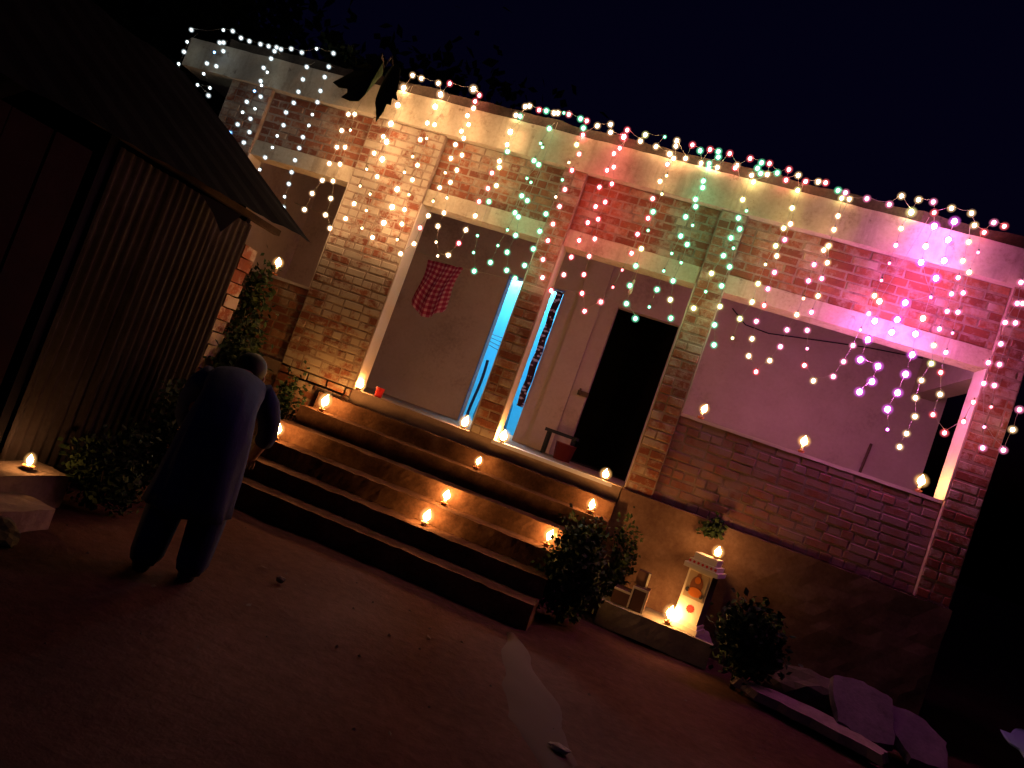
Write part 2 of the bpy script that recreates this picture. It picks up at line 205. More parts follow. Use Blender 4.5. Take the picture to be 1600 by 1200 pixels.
def tube(bm, pts, rad, n=6, mi=0, caps=True):
    pts = [Vector(p) for p in pts]; rings = []
    prev = None
    for i, p in enumerate(pts):
        d = (pts[min(i + 1, len(pts) - 1)] - pts[max(i - 1, 0)])
        if d.length < 1e-9: d = Vector((0, 0, 1))
        d.normalize()
        a = prev if prev is not None else (Vector((0, 0, 1)) if abs(d.z) < 0.9 else Vector((1, 0, 0)))
        a = (a - d * a.dot(d)); a.normalize(); prev = a; b = d.cross(a)
        r = rad[i] if isinstance(rad, (list, tuple)) else rad
        rings.append([bm.verts.new(p + (a * math.cos(2 * math.pi * k / n) + b * math.sin(2 * math.pi * k / n)) * r) for k in range(n)])
    for r0, r1 in zip(rings, rings[1:]):
        for k in range(n):
            f = bm.faces.new((r0[k], r0[(k + 1) % n], r1[(k + 1) % n], r1[k])); f.material_index = mi; f.smooth = True
    if caps and n > 2:
        f = bm.faces.new(rings[0][::-1]); f.material_index = mi
        f = bm.faces.new(rings[-1]); f.material_index = mi
def lathe(bm, prof, n=12, c=(0, 0, 0), mi=0):
    c = Vector(c); rings = []
    for r, z in prof:
        if r < 1e-6: rings.append([bm.verts.new(c + Vector((0, 0, z)))])
        else: rings.append([bm.verts.new(c + Vector((r * math.cos(2 * math.pi * k / n), r * math.sin(2 * math.pi * k / n), z))) for k in range(n)])
    for a, b in zip(rings, rings[1:]):
        for k in range(n):
            if len(a) == 1 and len(b) == 1: continue
            if len(a) == 1: q = (a[0], b[(k + 1) % n], b[k])
            elif len(b) == 1: q = (a[k], a[(k + 1) % n], b[0])
            else: q = (a[k], a[(k + 1) % n], b[(k + 1) % n], b[k])
            f = bm.faces.new(q); f.material_index = mi; f.smooth = True

# ------------------------------------------------------------------ materials
def M(name, col=(0.5, 0.5, 0.5), rough=0.85, spec=0.2):
    m = bpy.data.materials.new(name); m.use_nodes = True
    b = m.node_tree.nodes['Principled BSDF']
    b.inputs['Base Color'].default_value = (*col, 1); b.inputs['Roughness'].default_value = rough
    b.inputs['Specular IOR Level'].default_value = spec
    return m
def nd(m, t, **kw):
    n = m.node_tree.nodes.new(t)
    for k, v in kw.items(): setattr(n, k, v)
    return n
def lk(m, a, b): m.node_tree.links.new(a, b)
def pos(m, scale=(1, 1, 1)):
    g = nd(m, 'ShaderNodeNewGeometry'); mp = nd(m, 'ShaderNodeMapping'); mp.inputs['Scale'].default_value = scale
    lk(m, g.outputs['Position'], mp.inputs[0]); return mp.outputs[0], g
def nz(m, vec, scale, detail=5.0, rough=0.6):
    n = nd(m, 'ShaderNodeTexNoise'); n.inputs['Scale'].default_value = scale; n.inputs['Detail'].default_value = detail; n.inputs['Roughness'].default_value = rough
    lk(m, vec, n.inputs['Vector']); return n.outputs[0]
def ramp(m, fac, stops):
    r = nd(m, 'ShaderNodeValToRGB'); e = r.color_ramp.elements
    while len(e) < len(stops): e.new(0.5)
    for i, (p, c) in enumerate(stops):
        e[i].position = p; e[i].color = (*c, 1) if not isinstance(c, float) else (c, c, c, 1)
    lk(m, fac, r.inputs[0]); return r.outputs[0]
def mix(m, fac, a, b):
    x = nd(m, 'ShaderNodeMix', data_type='RGBA')
    if isinstance(fac, float): x.inputs[0].default_value = fac
    else: lk(m, fac, x.inputs[0])
    for s, v in ((6, a), (7, b)):
        if isinstance(v, tuple): x.inputs[s].default_value = (*v, 1)
        else: lk(m, v, x.inputs[s])
    return x.outputs[2]
def mth(m, op, a, b=None):
    x = nd(m, 'ShaderNodeMath', operation=op)
    for i, v in enumerate((a, b)):
        if v is None: continue
        if isinstance(v, (int, float)): x.inputs[i].default_value = v
        else: lk(m, v, x.inputs[i])
    return x.outputs[0]
def out_col(m, c): lk(m, c, m.node_tree.nodes['Principled BSDF'].inputs['Base Color'])
def bump(m, h, strength=0.4, dist=0.01):
    b = nd(m, 'ShaderNodeBump'); b.inputs['Strength'].default_value = strength; b.inputs['Distance'].default_value = dist
    lk(m, h, b.inputs['Height']); lk(m, b.outputs[0], m.node_tree.nodes['Principled BSDF'].inputs['Normal'])
def mottled(name, stops, scale=4.0, fine=40.0, bumpy=0.4, rough=0.9, dist=0.01):
    m = M(name, rough=rough); v, g = pos(m)
    n1 = nz(m, v, scale, 6.0, 0.65); n2 = nz(m, v, fine, 3.0)
    f = mth(m, 'ADD', mth(m, 'MULTIPLY', n1, 0.75), mth(m, 'MULTIPLY', n2, 0.25))
    out_col(m, ramp(m, f, stops)); bump(m, f, bumpy, dist); return m
def brick_mat(name, lo, hi, white=(0.52, 0.42, 0.30)):
    """fired brick, colour drifting from brick to brick, with remains of whitewash; lo..hi = how much of it has worn off"""
    m = M(name, rough=0.92, spec=0.1); v, g = pos(m)
    oi = nd(m, 'ShaderNodeObjectInfo')
    r = mth(m, 'FRACT', mth(m, 'ADD', g.outputs['Random Per Island'], oi.outputs['Random']))
    base = ramp(m, r, [(0.0, (0.21, 0.07, 0.038)), (0.35, (0.28, 0.085, 0.04)), (0.7, (0.36, 0.125, 0.06)), (1.0, (0.40, 0.19, 0.10))])
    n2 = nz(m, v, 30.0, 6.0, 0.7)
    base = mix(m, ramp(m, n2, [(0.35, 0.0), (0.75, 0.6)]), base, (0.14, 0.06, 0.04))
    sm = nz(m, v, 11.0, 4.0, 0.6)
    base = mix(m, ramp(m, sm, [(0.55, 0.0), (0.68, 0.55)]), base, tuple(c * .8 for c in white))
    dk = nz(m, v, 1.7, 6.0, 0.7)
    base = mix(m, ramp(m, dk, [(0.52, 0.0), (0.72, 0.6)]), base, (0.09, 0.04, 0.03))
    n1 = nz(m, v, 3.2, 8.0, 0.72)
    w = ramp(m, mth(m, 'ADD', n1, mth(m, 'MULTIPLY', r, 0.12)), [(lo, 0.0), (hi, 1.0)])
    w = mth(m, 'MULTIPLY', w, 0.85)
    wc = mix(m, nz(m, v, 9.0), tuple(c * 0.75 for c in white), white)
    out_col(m, mix(m, w, base, wc))
    bump(m, mth(m, 'ADD', n2, w), 0.5, 0.006); return m
MORTAR = mottled('mortar', [(0.32, (0.15, 0.085, 0.06)), (0.5, (0.30, 0.20, 0.14)), (0.68, (0.38, 0.28, 0.20))], 7.0, 60.0)
BRICK = brick_mat('brick_red', 0.56, 0.74)
BRICK_W = brick_mat('brick_whitewashed', 0.49, 0.58)
BRICK_P = brick_mat('brick_half_washed', 0.54, 0.66)
BRICK_S = brick_mat('brick_faded_wash', 0.38, 0.64, (0.27, 0.18, 0.16))
PLASTER = M('cream_plaster', rough=0.9); v, g = pos(PLASTER)
p1 = nz(PLASTER, v, 2.4, 7.0, 0.68); p2 = nz(PLASTER, v, 35.0, 4.0); v2, g2 = pos(PLASTER, (9.0, 9.0, 1.1)); p3 = nz(PLASTER, v2, 1.0, 5.0, 0.6)
pf = mth(PLASTER, 'ADD', mth(PLASTER, 'MULTIPLY', p1, 0.7), mth(PLASTER, 'MULTIPLY', p2, 0.3))
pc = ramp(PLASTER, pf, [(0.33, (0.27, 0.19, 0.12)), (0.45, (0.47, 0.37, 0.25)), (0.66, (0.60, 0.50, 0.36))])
pc = mix(PLASTER, ramp(PLASTER, p3, [(0.55, 0.0), (0.75, 0.55)]), pc, (0.20, 0.13, 0.08))
p4 = nz(PLASTER, v, 5.5, 8.0, 0.75); pc = mix(PLASTER, ramp(PLASTER, p4, [(0.60, 0.0), (0.66, 0.6)]), pc, (0.13, 0.08, 0.055))
out_col(PLASTER, pc); bump(PLASTER, pf, 0.5, 0.012)
JAMB = mottled('smooth_plaster', [(0.25, (0.48, 0.37, 0.28)), (0.7, (0.60, 0.49, 0.39))], 3.0, 40.0, 0.15)
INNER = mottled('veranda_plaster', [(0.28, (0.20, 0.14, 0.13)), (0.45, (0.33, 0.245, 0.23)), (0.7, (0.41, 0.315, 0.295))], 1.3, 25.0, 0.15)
PLINTH = mottled('plinth_render', [(0.3, (0.085, 0.042, 0.03)), (0.5, (0.15, 0.085, 0.06)), (0.72, (0.23, 0.15, 0.11))], 3.0, 30.0, 0.4)
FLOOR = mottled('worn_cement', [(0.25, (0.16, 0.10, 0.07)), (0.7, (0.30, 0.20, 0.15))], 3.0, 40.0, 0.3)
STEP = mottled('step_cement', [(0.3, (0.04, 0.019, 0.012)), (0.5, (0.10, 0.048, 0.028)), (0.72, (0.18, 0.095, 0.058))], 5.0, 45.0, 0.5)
ROOFTOP = mottled('weathered_roof', [(0.3, (0.03, 0.022, 0.018)), (0.7, (0.10, 0.07, 0.05))], 5.0, 40.0, 0.6)
DARKROOM = mottled('unlit_wall', [(0.3, (0.012, 0.010, 0.010)), (0.7, (0.025, 0.02, 0.02))], 2.0)  # darkness of the unlit room painted into its wall colour
CYAN = mottled('cyan_paint', [(0.2, (0.07, 0.52, 0.80)), (0.8, (0.09, 0.60, 0.88))], 1.5, 20.0, 0.1, 0.6)
SOIL = M('bare_earth', rough=0.95, spec=0.05)
v, g = pos(SOIL); a1 = nz(SOIL, v, 0.7, 6.0, 0.65); a2 = nz(SOIL, v, 14.0, 6.0, 0.7)
f_ = mth(SOIL, 'ADD', mth(SOIL, 'MULTIPLY', a1, 0.6), mth(SOIL, 'MULTIPLY', a2, 0.4))
out_col(SOIL, ramp(SOIL, f_, [(0.3, (0.034, 0.016, 0.014)), (0.5, (0.068, 0.031, 0.025)), (0.72, (0.11, 0.053, 0.042))])); bump(SOIL, f_, 0.7, 0.03)
CEMENT = mottled('pale_cement', [(0.3, (0.16, 0.13, 0.11)), (0.7, (0.30, 0.25, 0.21))], 6.0, 50.0)
STONE = mottled('pale_stone', [(0.3, (0.16, 0.11, 0.095)), (0.7, (0.29, 0.21, 0.185))], 5.0, 40.0, 0.6)
SLATE = mottled('purple_slate', [(0.3, (0.07, 0.05, 0.065)), (0.7, (0.14, 0.10, 0.125))], 5.0, 40.0, 0.6)
ROCK = mottled('dark_rock', [(0.3, (0.06, 0.045, 0.04)), (0.7, (0.13, 0.10, 0.085))], 6.0, 40.0, 0.8)
TIN = mottled('rusty_tin', [(0.3, (0.040, 0.024, 0.028)), (0.5, (0.07, 0.054, 0.066)), (0.7, (0.13, 0.11, 0.14))], 1.8, 30.0, 0.1, 0.55)
ROOFTIN = mottled('dark_roofing', [(0.3, (0.008, 0.007, 0.009)), (0.7, (0.02, 0.017, 0.021))], 2.0, 30.0, 0.4, 0.8)
WOOD = mottled('old_wood', [(0.3, (0.05, 0.03, 0.02)), (0.7, (0.12, 0.075, 0.05))], 6.0, 50.0, 0.4)
TIMBER_RED = mottled('red_oxide_board', [(0.3, (0.010, 0.005, 0.007)), (0.7, (0.02, 0.009, 0.011))], 4.0, 50.0, 0.4)
for m_ in (ROOFTIN, TIN, TIMBER_RED, STEP, SOIL, ROCK, SLATE, STONE, PLINTH, ROOFTOP): m_.node_tree.nodes['Principled BSDF'].inputs['Specular IOR Level'].default_value = 0.02
TIN.node_tree.nodes['Principled BSDF'].inputs['Specular IOR Level'].default_value = 0.15
WHITE = M('whitewash', (0.62, 0.55, 0.44), 0.8)
PALE = M('pale_spill', (0.48, 0.46, 0.52), 0.5)
REDPLASTIC = M('red_plastic', (0.55, 0.02, 0.02), 0.35, 0.5)
WAX = M('candle_wax', (0.75, 0.68, 0.55), 0.5, 0.4)
BLACK = M('black_cloth', (0.012, 0.014, 0.02), 0.9)
WIRE = M('clear_green_wire', (0.30, 0.26, 0.20), 0.4, 0.5)
NAVY = mottled('navy_cloth', [(0.3, (0.010, 0.014, 0.060)), (0.7, (0.018, 0.024, 0.095))], 10.0, 80.0, 0.3)
NAVY2 = mottled('dark_navy_cloth', [(0.3, (0.007, 0.009, 0.040)), (0.7, (0.013, 0.017, 0.065))], 10.0, 80.0, 0.3)
SKIN = M('brown_skin', (0.28, 0.15, 0.095), 0.6)
HAIR = M('black_hair', (0.012, 0.01, 0.01), 0.6)
BARK = mottled('bark', [(0.3, (0.04, 0.028, 0.02)), (0.7, (0.09, 0.065, 0.045))], 8.0, 50.0, 0.6)
def leaf_mat(name, a, b):
    m = M(name, rough=0.7, spec=0.08); g = nd(m, 'ShaderNodeNewGeometry')
    out_col(m, mix(m, g.outputs['Random Per Island'], a, b)); return m
LEAF = leaf_mat('shrub_leaf', (0.022, 0.04, 0.014), (0.065, 0.09, 0.034))
LEAF_D = leaf_mat('dark_leaf', (0.012, 0.024, 0.011), (0.034, 0.05, 0.022))
def emit(name, col, s):
    m = bpy.data.materials.new(name); m.use_nodes = True; n = m.node_tree; n.nodes.clear()
    e = n.nodes.new('ShaderNodeEmission'); e.inputs[0].default_value = (*col, 1); e.inputs[1].default_value = s
    o = n.nodes.new('ShaderNodeOutputMaterial'); n.links.new(e.outputs[0], o.inputs[0]); return m
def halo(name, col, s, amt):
    """painted glow round a bulb or flame: shining see-through shell, densest in the middle"""
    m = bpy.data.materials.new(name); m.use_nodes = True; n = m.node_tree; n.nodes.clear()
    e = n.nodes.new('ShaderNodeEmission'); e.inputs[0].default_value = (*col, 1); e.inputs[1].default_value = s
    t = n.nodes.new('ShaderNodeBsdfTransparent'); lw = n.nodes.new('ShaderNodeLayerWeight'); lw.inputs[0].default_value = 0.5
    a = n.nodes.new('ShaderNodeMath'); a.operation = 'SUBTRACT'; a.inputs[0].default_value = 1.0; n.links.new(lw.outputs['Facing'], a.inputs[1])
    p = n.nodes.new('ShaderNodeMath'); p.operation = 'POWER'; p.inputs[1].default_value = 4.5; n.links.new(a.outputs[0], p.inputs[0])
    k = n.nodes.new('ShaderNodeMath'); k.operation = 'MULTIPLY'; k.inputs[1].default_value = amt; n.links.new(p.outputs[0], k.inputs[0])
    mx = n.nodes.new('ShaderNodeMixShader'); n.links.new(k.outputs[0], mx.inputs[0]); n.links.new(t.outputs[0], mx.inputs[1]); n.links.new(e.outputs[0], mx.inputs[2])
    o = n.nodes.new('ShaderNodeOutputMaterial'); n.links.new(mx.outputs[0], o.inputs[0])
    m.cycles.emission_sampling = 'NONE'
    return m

# ------------------------------------------------------------------ ground
ZF, ZL, ZLT, ZB, ZT, ZS = 1.155, 3.255, 3.43, 4.03, 4.37, 2.024
bm = bmesh.new()
xs = [-150, -60, -25, -12] + [-6 + 0.15 * i for i in range(95)] + [12, 25, 60, 150]
ys = [-60, -25, -12] + [-8.5 + 0.15 * i for i in range(68)] + [6, 14, 40, 90, 200]
grid = [[bm.verts.new((x, y, (0.022 * noise.noise(Vector((x * 1.3, y * 1.3, 0))) + 0.012 * noise.noise(Vector((x * 5, y * 5, 3)))) - 0.01)) for y in ys] for x in xs]
for i in range(len(xs) - 1):
    for j in range(len(ys) - 1):
        bm.faces.new((grid[i][j], grid[i + 1][j], grid[i + 1][j + 1], grid[i][j + 1]))
tag(obj('ground', bm, SOIL, smooth=True), kind='structure')
# pale cement strip crossing the yard
bm = bmesh.new()
L = []
for k in range(34):
    t_ = k / 33; w0 = (.05 + .16 * min(1, t_ * 2.2)) * (1 - .6 * max(0, t_ - .8) / .2)
    L.append((2.62 + .62 * t_ + .05 * noise.noise(Vector((t_ * 6, 1, 0))), -1.80 - 1.85 * t_, w0 * (1 + .35 * noise.noise(Vector((t_ * 4, 5, 0))))))
prev = None
for i, (x, y, w) in enumerate(L):
    a = [bm.verts.new((x + w * u, y - .03 * u, .012 - .034 * abs(u) ** 2.2 + .004 * noise.noise(Vector((x * 9 + u * 3, y * 9, 1))))) for u in (-1, -.75, -.5, -.25, 0, .25, .5, .75, 1)]
    if prev:
        for k in range(8): bm.faces.new((prev[k], a[k], a[k + 1], prev[k + 1])).smooth = True
    prev = a
bmesh.ops.recalc_face_normals(bm, faces=bm.faces[:])
tag(obj('path', bm, M('dusty_cement', (.085, .054, .048), .98, 0.02)), kind='structure')

# ------------------------------------------------------------------ house
house = empty('brick_house', (2, 1, 0), label='long brick house with cream roof beam, veranda openings and hung with fairy lights', cat='house')
house_inv = Matrix.Translation((-2, -1, 0))
def hp(o):          # keep world placement when parenting to the house
    o.parent = house; o.matrix_parent_inverse = house_inv; return o
XA, XB = -2.75, 5.894
D = 0.004           # how far the mortar lies behind the brick faces
P5 = 0.05           # infill panels set back from the pillars
core = [  # x0,x1,y0,y1,z0,z1 : mortar cores
    (XA, -2.2, D, .25, 0, ZB), (-0.884, 0, D, .25, 0, ZB), (1.355, 1.601, D, .25, ZF + .002, ZB), (2.984, 3.244, D, .25, ZF, ZB), (5.614, XB, D, .25, ZF, ZB),
    (-2.2, -0.884, P5 + D, .25, 0, ZS - .03), (-2.2, -0.884, P5 + D, .25, ZLT, ZB),
    (0, 1.355, P5 + D, .25, ZLT, ZB), (1.601, 2.984, P5 + D, .25, ZLT, ZB), (3.244, 5.614, P5 + D, .25, ZLT, ZB), ]
hp(boxes('wall', core, MORTAR))
hp(boxes('wall', [(3.244, 5.614, P5 + D, .25, ZF, ZS - .03)], mottled('dim_mortar', [(0.32, (0.13, 0.08, 0.065)), (0.68, (0.28, 0.19, 0.165))], 7.0, 60.0)))
brk = []
for v_ in range(6):
    r_ = random.Random(50 + v_); bm = bmesh.new()
    c = 0.06; j = lambda s=0.03: r_.uniform(-s, s)
    fr = [(-.5 + c * .5 + j(.02), 0, -.5 + c * 1.6 + j()), (.5 - c * .5 + j(.02), 0, -.5 + c * 1.6 + j()), (.5 - c * .5 + j(.02), 0, .5 - c * 1.6 + j()), (-.5 + c * .5 + j(.02), 0, .5 - c * 1.6 + j())]
    md = [(-.5 + j(.02), .10, -.5 + j()), (.5 + j(.02), .10, -.5 + j()), (.5 + j(.02), .10, .5 + j()), (-.5 + j(.02), .10, .5 + j())]
    bk = [(-.5, 1, -.5), (.5, 1, -.5), (.5, 1, .5), (-.5, 1, .5)]
    A, B_, C_ = ([bm.verts.new(q) for q in s] for s in (fr, md, bk))
    bm.faces.new(A)
    for s0, s1 in ((A, B_), (B_, C_)):
        for k in range(4): bm.faces.new((s0[(k + 1) % 4], s0[k], s1[k], s1[(k + 1) % 4]))
    bmesh.ops.recalc_face_normals(bm, faces=bm.faces[:])
    me = bpy.data.meshes.new('brick'); bm.to_mesh(me); bm.free(); brk.append(me)
brick_meshes = {}
def bmesh_for(k, mat):
    if (k, mat.name) not in brick_meshes:
        me = brk[k].copy(); me.materials.append(mat); brick_meshes[(k, mat.name)] = me
    return brick_meshes[(k, mat.name)]
bricks = []     # (priority, x0, x1, z0, z1, y, mat)
def lay(x0, x1, z0, z1, yf, mat, pr, ch=0.0885, L=0.232, jt=0.014):
    n = max(1, round((z1 - z0) / ch)); ch = (z1 - z0) / n
    for r_ in range(n):
        x = x0 - (0.116 if (r_ + int(z0 * 10)) % 2 else 0.0)
        header = rnd.random() < 0.22
        while x < x1 - 0.03:
            l = (0.112 if (header or rnd.random() < 0.08) else L) * rnd.uniform(0.95, 1.04)
            a, b = max(x, x0), min(x + l, x1)
            if x1 - b < 0.05: b = x1
            if b - a > 0.04:
                wob = rnd.uniform(-.004, .004)
                bricks.append((pr + rnd.random() * .01, a + jt / 2, b - jt / 2, z0 + r_ * ch + jt / 2 + wob, z0 + (r_ + 1) * ch - jt / 2 + wob, yf + rnd.uniform(-.004, .003), mat))
            x = b + (0 if b < x1 else 1)
lay(-0.884, 0, 1.15, ZB, 0, BRICK_W, 2)
lay(0, 1.355, ZLT, ZB, P5, BRICK, 0)
lay(1.601, 2.984, ZLT, ZB, P5, BRICK, 0)
lay(3.244, 5.614, ZLT, ZB, P5, BRICK, 1)
lay(1.355, 1.601, ZF, ZB, 0, BRICK_P, 3)
lay(2.984, 3.244, ZF, ZB, 0, BRICK_P, 3)
lay(5.614, XB, ZF, ZB, 0, BRICK_P, 5)
lay(3.244, 5.614, ZF, ZS - .02, P5, BRICK_S, 6)
lay(-2.2, -0.884, ZLT, ZB, P5, BRICK, 7)
lay(XA, -2.2, 1.15, ZB, 0, BRICK_P, 8)
lay(-0.884, 0, 0.05, 1.15, 0, BRICK_P, 8)
lay(-2.2, -0.884, 0.05, ZS - .02, P5, BRICK, 9)
bricks.sort(key=lambda b: b[0])
ico_mats = [BRICK, BRICK_W, BRICK_P, BRICK_S]
rest = bmesh.new()
for i, (pr, x0, x1, z0, z1, yf, mat) in enumerate(bricks):
    k = rnd.randrange(6); dp = 0.06
    T = Matrix.Translation(((x0 + x1) / 2, yf, (z0 + z1) / 2)) @ Matrix.Diagonal((x1 - x0, dp, z1 - z0, 1))
    if i < 300:
        o = link('brick', bmesh_for(k, mat)); o.parent = house
        o.matrix_basis = Matrix.Translation((-2, -1, 0)) @ T
    else:
        nf = len(rest.faces); nv = len(rest.verts)
        rest.from_mesh(brk[k]); rest.verts.ensure_lookup_table(); rest.faces.ensure_lookup_table()
        for vv in rest.verts[nv:]: vv.co = T @ vv.co
        for ff in rest.faces[nf:]: ff.material_index = ico_mats.index(mat)
o = hp(obj('brick_courses', rest, ico_mats)); o['kind'] = 'stuff'

# cream roof beam, slab, weathered roof edge
hp(rough_box('roof_beam', -3.45, 6.6, -0.04, 0.30, ZB, ZT, PLASTER, seg=0.07, amp=0.008, sc=5))
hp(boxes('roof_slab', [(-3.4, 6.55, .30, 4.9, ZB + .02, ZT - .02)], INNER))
hp(rough_box('roof_edge', -3.0, 6.5, 0.05, 0.55, ZT - .02, ZT + .14, ROOFTOP, seg=0.08, amp=0.028, sc=4))
# lintels
for a, b in ((-2.2, -0.884), (0, 1.355), (1.601, 2.984), (3.244, 5.614)):
    hp(rough_box('lintel', a + .003, b - .003, 0.028, .247, ZL, ZLT, PLASTER, seg=0.06, amp=0.004, sc=6, seed=a))
# plastered reveals and window sills
for x, s in ((0, 1), (1.355, -1), (1.601, 1), (2.984, -1)):
    x0, x1 = (x + .002, x + .012) if s > 0 else (x - .012, x - .002)
    hp(boxes('jamb', [(x0, x1, .004, .248, ZF + .002, ZL - .002)], JAMB))
for x, s in ((3.244, 1), (5.614, -1), (-0.884, -1), (-2.2, 1)):
    x0, x1 = (x + .002, x + .012) if s > 0 else (x - .012, x - .002)
    hp(boxes('jamb', [(x0, x1, .004, .248, ZS + .002, ZL - .002)], JAMB))
for a, b in ((3.244, 5.614), (-2.2, -0.884)):
    hp(rough_box('sill', a + .004, b - .004, .042, .26, ZS - .03, ZS, JAMB, seg=.06, amp=.003, sc=8))
# plinth under the right half, and the floor slab with its front edge
hp(rough_box('plinth', 2.955, XB + .01, -.045, .25, -.05, ZF - .004, PLINTH, seg=.09, amp=.010, sc=3))
for q_ in [(-2.19, 2.95, .004, 4.6, ZF - .15, ZF), (2.95, 6.0, .252, 4.6, ZF - .15, ZF - .002)]: hp(boxes('floor', [q_], FLOOR))
for q_ in [(-2.6, XB, .26, 4.55, -.05, ZF - .152)]: hp(boxes('base_wall', [q_], PLINTH))
# room light spill painted as a pale strip in the right doorway, narrowing right
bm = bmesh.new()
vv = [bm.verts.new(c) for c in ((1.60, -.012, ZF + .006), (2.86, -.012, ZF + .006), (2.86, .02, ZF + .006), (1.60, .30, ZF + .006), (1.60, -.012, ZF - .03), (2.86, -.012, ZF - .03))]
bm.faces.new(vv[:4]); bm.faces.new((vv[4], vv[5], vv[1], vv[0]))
hp(obj('painted_spill', bm, PALE))
# veranda back wall with two doorways, left wall, right end wall with an open side
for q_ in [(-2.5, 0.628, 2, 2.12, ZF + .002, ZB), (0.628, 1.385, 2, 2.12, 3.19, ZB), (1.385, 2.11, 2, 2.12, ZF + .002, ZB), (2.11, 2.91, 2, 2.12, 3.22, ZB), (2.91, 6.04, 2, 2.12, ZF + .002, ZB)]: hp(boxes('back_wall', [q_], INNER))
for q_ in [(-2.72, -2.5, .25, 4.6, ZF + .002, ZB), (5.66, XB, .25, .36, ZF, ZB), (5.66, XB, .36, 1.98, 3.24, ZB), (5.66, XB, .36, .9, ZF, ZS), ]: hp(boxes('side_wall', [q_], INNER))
hp(boxes('pilaster', [(1.60, 1.90, 1.955, 1.998, ZF + .002, ZB)], INNER))
# rooms behind: the lit cyan room on the left, an unlit one on the right
for q_ in [(-1.5, 1.46, 4.5, 4.56, ZF + .002, ZB), (-1.56, -1.5, 2.125, 4.56, ZF + .002, ZB), (1.40, 1.455, 2.125, 4.495, ZF + .002, ZB)]: hp(boxes('cyan_room', [q_], CYAN))
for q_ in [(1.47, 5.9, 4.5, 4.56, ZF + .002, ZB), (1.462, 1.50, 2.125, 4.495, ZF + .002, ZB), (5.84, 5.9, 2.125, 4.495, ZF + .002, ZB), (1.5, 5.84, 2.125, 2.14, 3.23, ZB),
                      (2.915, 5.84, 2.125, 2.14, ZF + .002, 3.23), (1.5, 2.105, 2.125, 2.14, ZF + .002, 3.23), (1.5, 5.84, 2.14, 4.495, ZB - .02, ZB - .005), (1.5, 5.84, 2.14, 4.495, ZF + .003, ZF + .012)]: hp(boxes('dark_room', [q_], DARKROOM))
for q_ in [(.612, .627, 1.985, 2.13, ZF + .002, 3.19), (.612, 1.40, 1.982, 2.132, 3.192, 3.205)]: hp(boxes('door_frame', [q_], M('blue_door_frame', (0.12, 0.2, 0.45), 0.5)))

# tube lamp in the cyan room
tl = empty('tube_lamp', (.1, 4.46, 3.86), label='lit white tube lamp high on the cyan room back wall', cat='lamp')
bm = bmesh.new(); tube(bm, [(-.6, 0, 0), (.6, 0, 0)], .02, 10); obj('tube', bm, emit('tube_light', (0.75, 0.93, 1.0), 1300.0), tl)
boxes('fitting', [(-.64, .64, .022, .038, -.03, .03)], WHITE, tl)

# ------------------------------------------------------------------ steps
st = empty('brick_steps', (1.2, -.6, 0), label='flight of worn dark cement steps lit by candles, rising to the doorways', cat='steps')
STEPZ = [1.01, .845, .665, .50, .335, .18]
for k, z in enumerate(STEPZ):
    z0 = STEPZ[k + 1] - .02 if k < 5 else -.06
    xr = 2.95 if k < 2 else 2.68
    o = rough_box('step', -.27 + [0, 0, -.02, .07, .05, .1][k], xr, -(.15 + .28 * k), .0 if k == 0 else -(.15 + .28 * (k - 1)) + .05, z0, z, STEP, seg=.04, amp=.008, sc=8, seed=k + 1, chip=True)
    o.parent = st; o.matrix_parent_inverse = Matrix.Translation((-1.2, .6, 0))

# ------------------------------------------------------------------ things on the veranda
# pink plaid cloth on a line
cl = empty('clothesline', (0.2, 1.0, 2.95), label='thin line strung across the veranda behind the left doorway', cat='clothesline')
bm = bmesh.new(); tube(bm, [(-2.3, 0, .12), (-1, 0, .03), (0.05, 0, -.045), (.7, 0, .0), (1.9, 0, .13)], .004, 5); obj('line', bm, WIRE, cl)
PLAID = M('pink_plaid', rough=0.9); uvn = nd(PLAID, 'ShaderNodeUVMap'); sep = nd(PLAID, 'ShaderNodeSeparateXYZ'); lk(PLAID, uvn.outputs[0], sep.inputs[0])
def stripes(ax, n): return mth(PLAID, 'GREATER_THAN', mth(PLAID, 'FRACT', mth(PLAID, 'MULTIPLY', sep.outputs[ax], n)), 0.55)
s1, s2 = stripes(0, 9.0), stripes(1, 10.0)
w_ = mth(PLAID, 'MULTIPLY', mth(PLAID, 'ADD', s1, s2), 0.5)
out_col(PLAID, ramp(PLAID, w_, [(0.0, (0.30, 0.015, 0.07)), (0.5, (0.45, 0.07, 0.16)), (1.0, (0.62, 0.33, 0.40))]))
bm = bmesh.new(); uvl = bm.loops.layers.uv.new('UVMap'); NU, NV = 26, 24; gv = {}
for i in range(NU + 1):
    for j in range(NV + 1):
        u, w = i / NU, j / NV
        low = .60 + .10 * math.sin(u * 3.0) - .12 * abs(u - .5)
        gv[i, j] = bm.verts.new((-.13 + u * .46 * (1 - .12 * w) + .02 * math.sin(w * 5 + u * 3), 1.0 + .035 * math.sin(u * 19 + w * 2) * (.3 + w) - .03 * w, 2.885 + .03 * u - low * w))
for i in range(NU):
    for j in range(NV):
        f = bm.faces.new((gv[i, j], gv[i + 1, j], gv[i + 1, j + 1], gv[i, j + 1])); f.smooth = True
        for l, (a, b) in zip(f.loops, ((i, j), (i + 1, j), (i + 1, j + 1), (i, j + 1))): l[uvl].uv = (a / NU, b / NV)
bmesh.ops.solidify(bm, geom=bm.faces[:], thickness=.004)
o = obj('plaid_cloth', bm, PLAID, smooth=True); tag(o, 'pink and white plaid cloth hanging from a line in the left doorway', 'cloth')
